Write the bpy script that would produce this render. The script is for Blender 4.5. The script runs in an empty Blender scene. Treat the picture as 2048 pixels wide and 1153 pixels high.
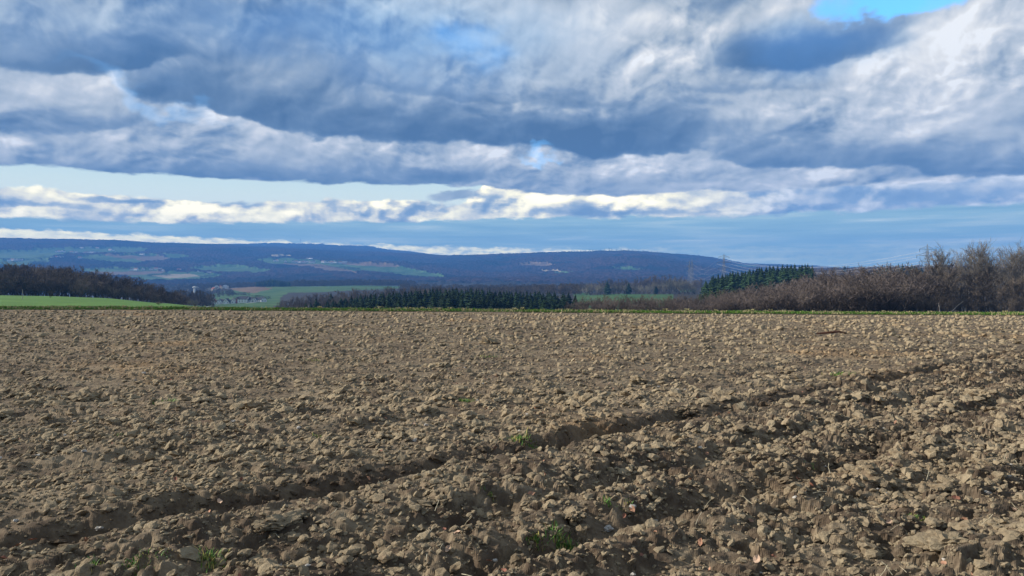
import bpy, math, random
import numpy as np

# ------------------------------------------------------------------ camera, sky, sun
scene = bpy.context.scene
C = scene.collection
F, CX, HY, EYE = 1490.0, 1024.0, 585.0, 1.65      # focal length in photo pixels, centre, horizon row, eye height
R = math.radians

cam_d = bpy.data.cameras.new('camera'); cam = bpy.data.objects.new('camera', cam_d); C.objects.link(cam)
cam_d.sensor_width = 36; cam_d.lens = F / 2048 * 36
cam_d.clip_start = 0.1; cam_d.clip_end = 60000
cam.location = (0, 0, EYE)
cam.rotation_euler = (R(90) + math.atan((HY - 576.5) / F), 0, 0)
scene.camera = cam

SUN_AZ, SUN_EL = -86.0, 25.0                       # to the left and a little ahead of the camera
scene.view_settings.view_transform = 'Standard'
scene.view_settings.look = 'None'
scene.view_settings.gamma = 1
scene.view_settings.exposure = 0.65
sun_d = bpy.data.lights.new('sun', 'SUN'); sun_d.energy = 5.0; sun_d.angle = R(0.7); sun_d.color = (1.0, 0.93, 0.83)
sun = bpy.data.objects.new('sun', sun_d); C.objects.link(sun)
sun.rotation_euler = (R(90 - SUN_EL), 0, R(180 - SUN_AZ))
sun.location = (0, 0, 50)

world = bpy.data.worlds.new('World'); scene.world = world; world.use_nodes = True
wt = world.node_tree; wt.nodes.clear()


class G:
    """tiny helper to write node graphs"""
    def __init__(s, tree): s.t = tree; s.N = tree.nodes; s.L = tree.links
    def put(s, sock, v):
        if hasattr(v, 'is_output'): s.L.new(v, sock)
        elif v is not None: sock.default_value = v
    def m(s, op, a, b=None, c=None, clamp=False):
        n = s.N.new('ShaderNodeMath'); n.operation = op; n.use_clamp = clamp
        s.put(n.inputs[0], a); s.put(n.inputs[1], b); s.put(n.inputs[2], c); return n.outputs[0]
    def v(s, op, a, b=None):
        n = s.N.new('ShaderNodeVectorMath'); n.operation = op
        s.put(n.inputs[0], a)
        if b is not None:
            if op == 'SCALE': s.put(n.inputs[3], b)
            else: s.put(n.inputs[1], b)
        return n.outputs[0]
    def comb(s, x, y, z=0.0):
        n = s.N.new('ShaderNodeCombineXYZ')
        for i, q in enumerate((x, y, z)): s.put(n.inputs[i], q)
        return n.outputs[0]
    def sep(s, v):
        n = s.N.new('ShaderNodeSeparateXYZ'); s.put(n.inputs[0], v); return n.outputs
    def noise(s, vec, scale, detail=5, rough=0.5, dist=0.0, color=False, lac=2.0):
        n = s.N.new('ShaderNodeTexNoise'); s.put(n.inputs['Vector'], vec)
        s.put(n.inputs['Scale'], scale); n.inputs['Detail'].default_value = detail
        n.inputs['Roughness'].default_value = rough; n.inputs['Distortion'].default_value = dist
        n.inputs['Lacunarity'].default_value = lac
        return n.outputs['Color' if color else 'Fac']
    def rng(s, v, a, b, c=0.0, d=1.0, smooth=True):
        n = s.N.new('ShaderNodeMapRange'); n.interpolation_type = 'SMOOTHSTEP' if smooth else 'LINEAR'
        s.put(n.inputs[0], v)
        for i, q in enumerate((a, b, c, d)): s.put(n.inputs[1 + i], q)
        return n.outputs[0]
    def mix(s, f, a, b, mode='MIX'):
        n = s.N.new('ShaderNodeMix'); n.data_type = 'RGBA'; n.blend_type = mode
        s.put(n.inputs[0], f); s.put(n.inputs[6], a); s.put(n.inputs[7], b); return n.outputs[2]
    def ramp(s, f, stops):
        n = s.N.new('ShaderNodeValToRGB'); s.put(n.inputs[0], f); e = n.color_ramp.elements
        e[0].position, e[0].color = stops[0][0], rgba(stops[0][1]); e[1].position, e[1].color = stops[-1][0], rgba(stops[-1][1])
        for p, c in stops[1:-1]:
            k = e.new(p); k.color = rgba(c)
        return n.outputs[0]


def rgba(c): return (c[0], c[1], c[2], 1.0)
def srgb(r, g, b):
    return tuple(((q / 255 + 0.055) / 1.055) ** 2.4 if q > 10 else q / 255 / 12.92 for q in (r, g, b))


def dirdeg(px, py):          # a bearing in the sky: azimuth and elevation in degrees
    return math.degrees(math.atan((px - CX) / F)), math.degrees(math.atan((HY - py) / math.hypot(F, px - CX)))


g = G(wt)
tc = g.N.new('ShaderNodeTexCoord').outputs['Generated']
dn = g.v('NORMALIZE', tc)
dx, dy, dz = g.sep(dn)
az = g.m('MULTIPLY', g.m('ARCTAN2', dx, dy), 180 / math.pi)
el = g.m('MAXIMUM', g.m('MULTIPLY', g.m('ARCSINE', dz), 180 / math.pi), -1.0)
dzc = g.m('MAXIMUM', dz, 0.0)
zz = g.m('ADD', dzc, 0.26)
q = g.comb(g.m('DIVIDE', dx, zz), g.m('DIVIDE', dy, zz), 0.0)     # a cloud layer seen in perspective
ae = g.comb(az, el)
aeh = g.comb(g.m('MULTIPLY', az, 0.33), el)                       # stretched sideways for the low far clouds

qi = g.comb(g.m('MULTIPLY', az, 0.075), g.m('MULTIPLY', g.m('LOGARITHM', g.m('ADD', g.m('MAXIMUM', el, 0.0), 5.0), math.e), 1.9), 0.0)
w1 = g.v('SUBTRACT', g.noise(qi, 2.2, 5, 0.48, color=True), (0.5, 0.5, 0.5))
w2 = g.v('SUBTRACT', g.noise(aeh, 0.9, 6, 0.6, color=True), (0.5, 0.5, 0.5))
w3 = g.v('SUBTRACT', g.noise(g.v('MULTIPLY', ae, (0.65, 1.0, 1.0)), 0.5, 6, 0.52, color=True), (0.5, 0.5, 0.5))
P1 = g.v('ADD', ae, g.v('ADD', g.v('MULTIPLY', w1, (6.0, 4.5, 0)), g.v('MULTIPLY', w3, (3.0, 2.0, 0))))
P2 = g.v('ADD', ae, g.v('MULTIPLY', w2, (3.5, 1.3, 0)))
P3 = g.v('ADD', P1, g.v('MULTIPLY', w3, (3.5, 2.4, 0)))


def blob(P, px, py, rx, ry, rot=0.0, amp=1.0, hard=1.0):
    a, e = dirdeg(px, py)
    n = g.N.new('ShaderNodeMapping'); n.vector_type = 'TEXTURE'
    g.put(n.inputs['Vector'], P)
    n.inputs['Location'].default_value = (a, e, 0)
    n.inputs['Rotation'].default_value = (0, 0, R(rot))
    n.inputs['Scale'].default_value = (rx / 26.0, ry / 26.0, 1)
    t = g.N.new('ShaderNodeTexGradient'); t.gradient_type = 'SPHERICAL'
    g.L.new(n.outputs[0], t.inputs[0])
    return g.rng(t.outputs['Fac'], 0.0, hard, 0.0, amp)


def total(base, items):
    s = base
    for it in items: s = g.m('ADD', s, it)
    return s


def line(P_az, pts):
    """an uneven line across the sky: elevation as a function of azimuth"""
    n = g.N.new('ShaderNodeFloatCurve'); c = n.mapping.curves[0]
    pp = sorted(((dirdeg(px, py)[0] + 42) / 84, dirdeg(px, py)[1] / 30) for px, py in pts)
    c.points[0].location = (0.0, pp[0][1]); c.points[1].location = (1.0, pp[-1][1])
    for x, y in pp: c.points.new(x, y)
    n.mapping.update()
    g.put(n.inputs['Value'], g.m('MULTIPLY', g.m('ADD', P_az, 42.0), 1 / 84.0, clamp=True))
    return g.m('MULTIPLY', n.outputs[0], 30.0)


az1 = g.m('ADD', az, g.m('ADD', g.m('MULTIPLY', g.sep(w3)[0], 4.0), g.m('MULTIPLY', g.sep(w1)[0], 2.5)))
el1 = g.m('ADD', el, g.m('ADD', g.m('MULTIPLY', g.sep(w3)[1], 1.7), g.m('MULTIPLY', g.sep(w1)[1], 1.0)))


broken = g.rng(g.noise(g.v('ADD', qi, (2.0, 6.0, 0)), 2.4, 4, 0.55), 0.40, 0.60, 0.15, 1.35)


def shelf(pts, x0, x1, depth, dark, bright, soft=0.28, fx=3.0):
    """underside of a cloud bank: a dark base with a crisp lower edge and a bright strip below it"""
    a0, a1 = dirdeg(x0, 300)[0], dirdeg(x1, 300)[0]
    d = g.m('SUBTRACT', el1, line(az1, pts))
    win = g.m('MULTIPLY', g.rng(az1, a0 - fx, a0 + fx), g.rng(az1, a1 + fx, a1 - fx))
    up = g.m('MULTIPLY', g.rng(d, -soft, soft), g.rng(d, depth, 0.15, 0.0, -dark))
    dn_ = g.m('MULTIPLY', g.m('MULTIPLY', g.rng(d, soft * .6, -soft * .6), g.rng(d, -2.2, -0.2, 0.0, bright)), broken)
    return g.m('MULTIPLY', win, g.m('ADD', up, dn_))


shelves = [
    shelf([(-200, 150), (0, 132), (60, 142), (150, 155), (250, 143), (340, 118), (460, 112)], -400, 330, 3.6, .42, .26),
    shelf([(200, 130), (240, 172), (400, 214), (560, 258), (700, 276), (960, 286), (1200, 310), (1400, 302), (1460, 270)], 260, 1400, 5.0, .42, .26, .24, 2.0),
    shelf([(-200, 268), (0, 262), (150, 258), (300, 246)], -500, 260, 1.5, .22, .18, .2),
    shelf([(-200, 362), (0, 360), (300, 363), (500, 366), (900, 362), (1000, 352), (1060, 330)], -500, 960, 1.6, .30, .0, .15, 1.5),
    shelf([(1380, 322), (1500, 333), (1620, 337), (1750, 330), (1900, 352), (2048, 375), (2300, 385)], 1440, 2400, 3.0, .30, .24, .22, 2.0),
    shelf([(1250, 120), (1400, 138), (1560, 140), (1700, 118), (1800, 84)], 1440, 1800, 3.0, .40, .16, .3, 2.0),
    shelf([(1300, 190), (1500, 184), (1700, 170)], 1380, 1640, 1.0, .16, .1, .25, 2.0),
    shelf([(560, 180), (700, 165), (900, 200), (1100, 215), (1300, 210)], 650, 1250, 1.6, .12, .14, .3, 2.0),
]
deck = [  # px, py, rx, ry, rot, amp
    (60, 30, 300, 120, 0, .04), (5, 100, 110, 70, 0, .30), (420, 60, 420, 120, 6, -.06), (150, 215, 220, 45, 0, .12),
    (620, 80, 380, 110, 0, -.12), (1130, 260, 520, 60, -4, -.12), (1340, 250, 420, 80, -4, -.10), (820, 150, 120, 60, 0, .12),
    (1010, 30, 260, 70, 0, .26), (1180, 60, 240, 80, 10, .26), (1340, 75, 150, 75, 20, .36), (1560, 28, 190, 80, 10, .30), (1760, 110, 90, 50, 0, .15),
    (1250, 130, 280, 80, 0, .14), (1450, 110, 200, 60, 10, -.06), (1560, 100, 200, 60, 0, -.16), (1860, 130, 170, 100, 30, .24), (1960, 50, 240, 130, 10, .36),
    (1900, 200, 280, 80, 0, .24), (1720, 235, 260, 60, 12, .14), (1500, 225, 320, 34, 6, .16), (1850, 280, 300, 50, -6, .04),
    (1060, 218, 60, 30, 20, .22), (1400, 385, 500, 30, 0, .14), (1200, 335, 260, 34, -2, .20), (1700, 385, 420, 24, -4, .10), (850, 305, 300, 16, -4, .14), (450, 290, 240, 24, -6, .12),
]
S = total(0.52, [blob(P1, *d[:5], d[5]) for d in deck] + shelves)
n1 = g.noise(g.v('ADD', qi, (3.1, 1.7, 0.0)), 2.4, 5, 0.50, dist=0.5)
n1b = g.noise(g.v('ADD', qi, (3.1 - 0.035, 1.7 + 0.05, 0.0)), 2.4, 4, 0.46, dist=0.5)
n2 = g.noise(g.v('ADD', aeh, (11.0, 4.0, 0.0)), 1.1, 8, 0.6)
n3 = g.noise(g.v('ADD', qi, (8.1, 5.7, 0.0)), 6.0, 5, 0.50, dist=0.5)
n3b = g.noise(g.v('ADD', qi, (8.1 - 0.018, 5.7 + 0.028, 0.0)), 6.0, 3, 0.46, dist=0.5)
billow = g.m('ABSOLUTE', g.m('SUBTRACT', g.noise(g.v('ADD', qi, (1.3, 9.2, 0)), 3.4, 5, 0.45, dist=0.5), 0.5))
relief = g.m('ADD', g.m('MULTIPLY', g.m('SUBTRACT', n1, n1b), 1.7), g.m('MULTIPLY', g.m('SUBTRACT', n3, n3b), 1.0))
relief = g.m('ADD', relief, g.m('MULTIPLY', g.m('SUBTRACT', billow, 0.10), 0.75))
calm = g.noise(g.v('ADD', qi, (5.0, 2.0, 0)), 1.3, 3, 0.5)
relief = g.m('MULTIPLY', relief, g.m('MULTIPLY', g.rng(S, 0.15, 0.75, 0.35, 1.15), g.rng(calm, 0.38, 0.62, 0.35, 1.1)))
S = g.m('ADD', S, relief)
S = g.m('ADD', S, g.m('MULTIPLY', g.m('SUBTRACT', n1, 0.5), 0.50))
deck_col = g.ramp(S, [(0.0, srgb(82, 108, 138)), (0.2, srgb(110, 134, 160)), (0.42, srgb(150, 168, 186)),
                      (0.60, srgb(190, 200, 207)), (0.78, srgb(218, 223, 226)), (0.95, srgb(252, 251, 246)), (1.0, (1.08, 1.08, 1.05))])
# bluer towards the upper middle
blue = total(0.0, [blob(P1, 860, 80, 480, 140, 0, .75), blob(P1, 1620, 85, 240, 70, 0, .7), blob(P1, 90, 60, 400, 110, 0, .3),
                   blob(P1, 480, 40, 420, 100, 0, .4)])
deck_col = g.mix(g.m('MINIMUM', blue, 0.8), deck_col, g.mix(g.rng(S, 0.2, 0.85), rgba(srgb(84, 134, 194)), rgba(srgb(165, 205, 238))))

# openings in the deck
hole = total(0.0, [blob(P3, 1780, -6, 128, 38, -4, .95, .5), blob(P3, 1070, 314, 66, 11, 0, .28, .8),
                   blob(P3, 300, 196, 170, 20, -14, .12, .9), blob(P3, 945, 90, 120, 60, 0, .22)])
hole = g.m('MINIMUM', hole, 1.0)

# the lower edge of the deck
azn = g.m('ADD', az, g.m('MULTIPLY', g.sep(w2)[0], 4.0))
eln = g.m('ADD', el, g.m('MULTIPLY', g.sep(w2)[1], 1.1))
edge = g.rng(azn, -2.5, 3.0, dirdeg(600, 365)[1], dirdeg(1100, 392)[1])
deck_mask = g.rng(g.m('SUBTRACT', eln, edge), -0.10, 0.14)

# the bright row of cumulus below it
rowtop_l = g.rng(az, -34.0, -2.5, dirdeg(0, 374)[1], dirdeg(960, 404)[1])
rowtop = g.rng(azn, -4.4, -1.2, rowtop_l, dirdeg(1000, 372)[1])
bil = g.noise(g.comb(g.m('MULTIPLY', az, 0.55), g.m('MULTIPLY', el, 0.9), 7.0), 0.6, 6, 0.5)
bilb = g.noise(g.comb(g.m('MULTIPLY', g.m('ADD', az, -0.30), 0.55), g.m('MULTIPLY', g.m('ADD', el, 0.42), 0.9), 7.0), 0.6, 5, 0.5)
tw = g.m('MULTIPLY', g.m('SUBTRACT', bil, 0.5), 2.2)
row_mask = g.rng(g.m('SUBTRACT', g.m('SUBTRACT', rowtop, g.m('SUBTRACT', el, tw)), 0.0), -0.05, 0.20)
rowS = g.m('ADD', g.m('MULTIPLY', g.m('MULTIPLY', g.m('SUBTRACT', bil, bilb), 2.6), g.rng(g.noise(aeh, 0.55, 3, .5), .4, .6, .45, 1.3)), 0.70)
rowS = g.m('ADD', rowS, g.m('MULTIPLY', g.m('SUBTRACT', g.noise(aeh, 0.8, 4, .5), 0.5), 0.5))
rows = [(60, 405, 200, 8, 0, -.32), (250, 402, 140, 8, -3, -.4), (430, 402, 170, 9, -3, -.35), (120, 423, 260, 8, 0, -.05), (700, 408, 200, 9, 0, -.10),
        (350, 418, 320, 9, 0, .14), (1060, 395, 130, 34, 0, .26), (1160, 412, 60, 24, 0, -.3), (1220, 405, 90, 30, 0, .22), (1320, 400, 60, 28, 0, .22),
        (1290, 425, 420, 15, 0, -.40), (1410, 408, 60, 22, 20, .30), (1500, 398, 90, 30, 0, .10), (1700, 395, 420, 26, 0, -.14), (1530, 415, 150, 10, 0, .24),
        (1900, 418, 200, 10, 0, .22), (1700, 435, 460, 14, 0, -.34), (1960, 400, 300, 30, 0, -.1), (930, 392, 70, 14, 8, -.42), (1650, 405, 60, 12, 0, .2)]
rowS = total(rowS, [blob(P2, *d[:5], d[5]) for d in rows])
row_col = g.ramp(rowS, [(0.0, srgb(142, 168, 190)), (0.3, srgb(162, 184, 200)), (0.5, (0.68, 0.75, 0.72)), (0.66, (1.25, 1.18, 0.88)), (0.82, (1.9, 1.7, 1.05)), (1.0, (2.4, 2.1, 1.3))])
row_cool = g.ramp(rowS, [(0.0, srgb(116, 150, 190)), (0.5, srgb(165, 190, 214)), (0.8, srgb(232, 238, 240)), (1.0, (1.1, 1.12, 1.1))])
row_col = g.mix(g.rng(az, 10, 22), row_col, row_cool)

# smooth blue-grey bank under the row, and the cream strip on the horizon
bank_top = g.m('ADD', g.rng(az, -34.0, 6.0, dirdeg(0, 432)[1], dirdeg(1100, 436)[1]), g.m('MULTIPLY', g.m('SUBTRACT', n2, 0.5), 1.4))
bank_mask = g.rng(g.m('SUBTRACT', bank_top, el), -0.12, 0.20)
streak = g.noise(g.comb(g.m('MULTIPLY', az, 0.07), g.m('MULTIPLY', el, 1.2), 2.0), 1.6, 7, 0.58)
bank_col = g.ramp(g.m('ADD', streak, g.rng(az, -34, 34, -0.06, 0.02)),
                  [(0.25, (0.36, 0.60, 0.62)), (0.5, (0.52, 0.78, 0.74)), (0.64, (0.78, 0.97, 0.84)), (0.78, (1.35, 1.4, 1.1))])
strip_top = g.m('ADD', g.rng(az, -34.0, 4.0, dirdeg(0, 456)[1], dirdeg(1100, 499)[1], smooth=False),
                g.m('MULTIPLY', g.m('SUBTRACT', g.noise(aeh, 2.0, 6, 0.6), 0.5), 1.1))
strip_mask = g.m('MULTIPLY', g.rng(g.m('SUBTRACT', strip_top, el), -0.10, 0.16), g.rng(az, 4, 14, 0.95, 0.12))
strip_col = g.ramp(g.m('ADD', g.noise(aeh, 3.0, 5, 0.6), g.rng(az, -34, 2, 0.12, -0.04)), [(0.34, (1.0, 1.1, .9)), (0.52, (2.2, 2.0, 1.1)), (0.70, (3.0, 2.6, 1.3))])

# clear air behind: physical sky, pale veil over it near the horizon
sky = g.N.new('ShaderNodeTexSky'); sky.sky_type = 'NISHITA'; sky.sun_disc = False
sky.sun_elevation = R(SUN_EL); sky.sun_rotation = R(SUN_AZ)
sky.air_density = 1.0; sky.dust_density = 0.4; sky.ozone_density = 1.6
bg_sky = g.N.new('ShaderNodeBackground'); bg_sky.inputs['Strength'].default_value = 0.15
g.put(bg_sky.inputs['Color'], g.mix(1.0, sky.outputs[0], (0.70, 1.55, 2.15, 1), 'MULTIPLY'))
gap_col = g.ramp(g.rng(el, 5.5, 9.5, 0, 1, False), [(0.0, (1.35, 1.38, 1.08)), (0.5, (1.05, 1.2, 1.0)), (1.0, (0.72, 0.98, 0.98))])

col = g.mix(row_mask, gap_col, row_col)
col = g.mix(bank_mask, col, bank_col)
col = g.mix(strip_mask, col, strip_col)
col = g.mix(deck_mask, col, deck_col)
bg_c = g.N.new('ShaderNodeBackground'); bg_c.inputs['Strength'].default_value = 0.65
wisp = g.m('MULTIPLY', blob(P2, 912, 392, 62, 13, 6, 1.0, .5), 0.85)
col = g.mix(wisp, col, g.mix(g.rng(bil, .4, .6), rgba(srgb(150, 166, 182)), rgba(srgb(205, 212, 214))))
col = g.mix(g.rng(dz, -0.012, -0.03), col, (0.12, 0.115, 0.10, 1))          # the land's own tone below the horizon
g.L.new(col, bg_c.inputs['Color'])
ms = g.N.new('ShaderNodeMixShader')
clear = g.m('MULTIPLY', hole, g.rng(n1, 0.62, 0.40, 0.75, 1.0))
g.put(ms.inputs[0], clear); g.L.new(bg_c.outputs[0], ms.inputs[1]); g.L.new(bg_sky.outputs[0], ms.inputs[2])
wo = g.N.new('ShaderNodeOutputWorld'); g.L.new(ms.outputs[0], wo.inputs[0])
try:
    world.cycles.sampling_method = 'MANUAL'; world.cycles.sample_map_resolution = 512
except Exception: pass

# ------------------------------------------------------------------ helpers
random.seed(7)
rs = np.random.RandomState(11)


def material(name, build, rough=0.95, spec=0.15):
    m = bpy.data.materials.new(name); m.use_nodes = True
    t = m.node_tree; bs = t.nodes['Principled BSDF']
    bs.inputs['Roughness'].default_value = rough; bs.inputs['Specular IOR Level'].default_value = spec
    k = G(t)
    c = build(k, bs)
    if c is not None: k.put(bs.inputs['Base Color'], c if hasattr(c, 'is_output') else rgba(c))
    return m


def pos(k): return k.N.new('ShaderNodeNewGeometry').outputs['Position']
def objrand(k): return k.N.new('ShaderNodeObjectInfo').outputs['Random']


def two_tone(a, b, scale, lo=0.35, hi=0.65, detail=5, rand=0.0):
    def f(k, bs):
        n = k.noise(pos(k), scale, detail, 0.6)
        c = k.mix(k.rng(n, lo, hi), rgba(a), rgba(b))
        if rand:
            h = k.N.new('ShaderNodeHueSaturation'); k.put(h.inputs['Color'], c)
            k.put(h.inputs['Value'], k.rng(objrand(k), 0, 1, 1 - rand, 1 + rand, False)); return h.outputs[0]
        return c
    return f


def bump(k, bs, h, dist, strength=1.0):
    b = k.N.new('ShaderNodeBump'); b.inputs['Distance'].default_value = dist; b.inputs['Strength'].default_value = strength
    k.put(b.inputs['Height'], h); k.L.new(b.outputs[0], bs.inputs['Normal'])


def mesh_from(name, V, F3=None, F4=None, mats=(), smooth=False, mat_idx=None):
    me = bpy.data.meshes.new(name)
    V = np.asarray(V, np.float32); faces = []; tot = []
    n3 = 0 if F3 is None else len(F3); n4 = 0 if F4 is None else len(F4)
    loops = []
    if n3: loops.append(np.asarray(F3, np.int32).ravel())
    if n4: loops.append(np.asarray(F4, np.int32).ravel())
    loops = np.concatenate(loops)
    me.vertices.add(len(V)); me.vertices.foreach_set('co', V.ravel())
    me.loops.add(len(loops)); me.loops.foreach_set('vertex_index', loops)
    me.polygons.add(n3 + n4)
    starts = np.concatenate([np.arange(n3) * 3, n3 * 3 + np.arange(n4) * 4]).astype(np.int32)
    me.polygons.foreach_set('loop_start', starts)
    for m in (mats if isinstance(mats, (list, tuple)) else [mats]): me.materials.append(m)
    if mat_idx is not None: me.polygons.foreach_set('material_index', np.asarray(mat_idx, np.int32))
    me.update(calc_edges=True)
    me.polygons.foreach_set('use_smooth', np.full(n3 + n4, smooth))
    me.validate()
    return me


def link(name, me, parent=None, loc=None, rotz=0.0, scale=None):
    o = bpy.data.objects.new(name, me); C.objects.link(o)
    if parent is not None: o.parent = parent
    if loc is not None: o.location = loc
    if rotz: o.rotation_euler = (0, 0, rotz)
    if scale is not None: o.scale = scale if hasattr(scale, '__len__') else (scale,) * 3
    return o


def tag(o, label=None, cat=None, group=None, kind=None):
    if label: o['label'] = label
    if cat: o['category'] = cat
    if group: o['group'] = group
    if kind: o['kind'] = kind
    return o


# --- numpy noise
def hsh(i, j, s):
    i = np.asarray(i, np.int64); j = np.asarray(j, np.int64)
    h = (i * 374761393 + j * 668265263 + s * 974634777) & 0xffffffff
    h = ((h ^ (h >> 13)) * 1274126177) & 0xffffffff
    h = ((h ^ (h >> 16)) * 2246822519) & 0xffffffff
    return ((h ^ (h >> 15)) & 0xffffff).astype(np.float64) / 16777216.0


def vnoise(x, y, s=0):
    i = np.floor(x); j = np.floor(y); fx = x - i; fy = y - j
    fx = fx * fx * fx * (fx * (fx * 6 - 15) + 10); fy = fy * fy * fy * (fy * (fy * 6 - 15) + 10)
    a, b, c, d = hsh(i, j, s), hsh(i + 1, j, s), hsh(i, j + 1, s), hsh(i + 1, j + 1, s)
    return (a + (b - a) * fx) * (1 - fy) + (c + (d - c) * fx) * fy - 0.5


def fbm(x, y, s=0, octs=4, gain=0.5):
    r = 0; a = 1.0
    for o in range(octs):
        r = r + a * vnoise(x * 2 ** o + 17.3 * o, y * 2 ** o - 9.1 * o, s + o * 13); a *= gain
    return r


def worley(x, y, s):
    """nearest and second distance, and three random numbers plus offset of the nearest cell"""
    ci = np.floor(x); cj = np.floor(y)
    f1 = np.full(x.shape, 9.0); f2 = np.full(x.shape, 9.0)
    bi = np.zeros(x.shape); bj = np.zeros(x.shape); ox = np.zeros(x.shape); oy = np.zeros(x.shape)
    for di in (-1, 0, 1):
        for dj in (-1, 0, 1):
            i = ci + di; j = cj + dj
            px = i + hsh(i, j, s); py = j + hsh(i, j, s + 5)
            vx = x - px; vy = y - py; d = np.hypot(vx, vy)
            near = d < f1
            f2 = np.where(near, f1, np.minimum(f2, d)); f1 = np.where(near, d, f1)
            bi = np.where(near, i, bi); bj = np.where(near, j, bj); ox = np.where(near, vx, ox); oy = np.where(near, vy, oy)
    return f1, f2, bi, bj, ox, oy


def sstep(a, b, x):
    t = np.clip((x - a) / (b - a), 0, 1); return t * t * (3 - 2 * t)


# ------------------------------------------------------------------ the lie of the land
# for a set of bearings (photo columns) and distances: how far below / above the eye line the ground lies, as photo rows
DS = np.array([70, 110, 180, 250, 350, 500, 700, 900, 1100, 1300, 1600, 2000, 2500, 3000, 6000, 7300, 9000, 12500], float)
COLS = {
    -400: [616, 603, 590, 588, 594, 603, 608, 606, 604, 602, 598, 592, 578, 572, 470, 480, 494, 510],
    0:    [617, 606, 595, 591, 600, 608, 612, 610, 607, 604, 600, 594, 580, 574, 475, 482, 494, 510],
    100:  [617, 607, 596, 592.5, 601, 609, 612, 610, 607, 604, 600, 594, 580, 574, 478.5, 483, 493, 510],
    200:  [617, 609, 600, 596, 604, 611, 613, 610, 606, 603, 599, 592, 580, 574, 481, 485, 492, 510],
    330:  [617.5, 613, 609, 607, 611, 615, 614, 611, 606, 602, 597, 589, 578, 573, 486, 488, 491, 510],
    430:  [618, 616.5, 616, 616.5, 617, 618, 617, 613, 609, 604, 594, 579, 577, 572, 490, 491, 490, 510],
    520:  [619, 620, 622, 624, 624, 622, 618, 610, 604, 600, 590, 573.5, 577, 571, 497, 495, 489, 510],
    620:  [619.5, 622, 625, 628, 629, 628, 622, 612, 604, 597, 585, 572.5, 577, 570, 500, 498, 490, 510],
    720:  [620, 624, 627, 630, 631, 628, 620, 608, 600, 594, 582, 571.5, 576, 569, 506, 503, 494, 512],
    800:  [620.5, 624, 627, 630, 631, 628, 618, 606, 599, 594, 584, 573, 574, 568, 508, 507, 504, 514],
    900:  [621, 625, 628, 631, 631, 626, 616, 604, 598, 593, 586, 578, 572, 567, 511, 514, 516, 522],
    1150: [623, 626, 629, 632, 632, 628, 606, 592, 590, 588, 584, 580, 574, 567, 504, 512, 520, 524],
    1250: [624, 627, 629, 631, 632, 626, 603, 589, 588, 586, 582, 578, 573, 566, 500, 510, 520, 526],
    1400: [625, 627, 629, 630, 624, 606, 596, 590, 587, 582, 577, 574, 572, 565, 512, 516, 522, 528],
    1500: [625.5, 627, 628.5, 628, 616, 590, 584, 580, 576, 572, 568, 565, 563, 560, 529, 530, 532, 534],
    1620: [626.5, 628, 628, 626, 610, 580, 577, 572, 562, 552, 541, 546, 550, 550, 534, 534, 535, 536],
    1700: [627, 629, 629, 628, 612, 594, 582, 569, 556, 548, 539, 544, 548, 548, 540, 540, 540, 540],
    1850: [627.5, 630, 631, 630, 622, 612, 592, 572, 556, 545, 535, 540, 544, 544, 540, 540, 540, 540],
    2048: [628.5, 631, 633, 632, 626, 616, 596, 576, 560, 550, 538, 542, 545, 545, 540, 540, 540, 540],
    2500: [630, 633, 635, 634, 628, 618, 600, 580, 566, 554, 540, 542, 545, 545, 540, 540, 540, 540],
}
CK = np.array(sorted(COLS), float); CT = np.array([COLS[k] for k in sorted(COLS)], float)
CT[:, list(DS).index(6000.0)] += 2.5
LD = np.log(DS)


def ypix(px, d):
    """row of the ground at bearing px and forward distance d (arrays)"""
    px = np.clip(np.asarray(px, float), CK[0], CK[-1]); d = np.asarray(d, float)
    px, d = np.broadcast_arrays(px, d)
    ci = np.clip(np.searchsorted(CK, px) - 1, 0, len(CK) - 2)
    t = (px - CK[ci]) / (CK[ci + 1] - CK[ci]); t = np.clip(t, 0, 1); t = t * t * (3 - 2 * t) * 0.5 + t * 0.5
    l = np.log(np.clip(d, DS[0], DS[-1])); di = np.clip(np.searchsorted(LD, l) - 1, 0, len(DS) - 2)
    u = (l - LD[di]) / (LD[di + 1] - LD[di]); u = np.clip(u, 0, 1)
    # steep climb of the far slope: make it even in true distance
    far = DS[di] >= 3000
    ul = (d - DS[di]) / (DS[di + 1] - DS[di]); u = np.where(far, np.clip(ul, 0, 1) ** 0.9, u)
    a = CT[ci, di] * (1 - t) + CT[ci + 1, di] * t; b = CT[ci, di + 1] * (1 - t) + CT[ci + 1, di + 1] * t
    return a * (1 - u) + b * u


def crest(px): return ypix(px, 70.0)


def ground(x, y):
    """height of the land at world x, y (y forward)"""
    x = np.asarray(x, float); y = np.asarray(y, float)
    d = np.maximum(y, 1.0); px = CX + F * x / d
    px = np.clip(px, CK[0], CK[-1])
    zc = EYE - (ypix(px, np.maximum(d, 70.0)) - HY) / F * np.maximum(d, 70.0)
    near = np.clip(d / 70.0, 0, 1) ** 1.6
    z = zc * near
    z = z + 0.07 * np.exp(-((d - 71) / 3.5) ** 2)
    rough = sstep(150, 1500, d)
    z = z + fbm(x / 260, y / 260, 3, 4) * 3.0 * rough * sstep(900, 3000, d) + fbm(x / 700, y / 900, 5, 4) * 60 * sstep(2500, 5000, d) * (1 - 0.75 * sstep(5200, 6000, d) )
    return z


def at(px, d, dz=0.0):
    x = (px - CX) / F * d
    return (x, d, float(ground(np.array([x]), np.array([d]))[0]) + dz)


def drop(px, py, d0, d1):
    """the point of the land that lies in direction px,py between two distances"""
    d = np.linspace(d0, d1, 900); x = (px - CX) / F * d
    yy = HY - (ground(x, d) - EYE) / d * F
    i = int(np.argmin(np.abs(yy - py)))
    return (float(x[i]), float(d[i]), float(ground(x[i:i + 1], d[i:i + 1])[0]))

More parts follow.
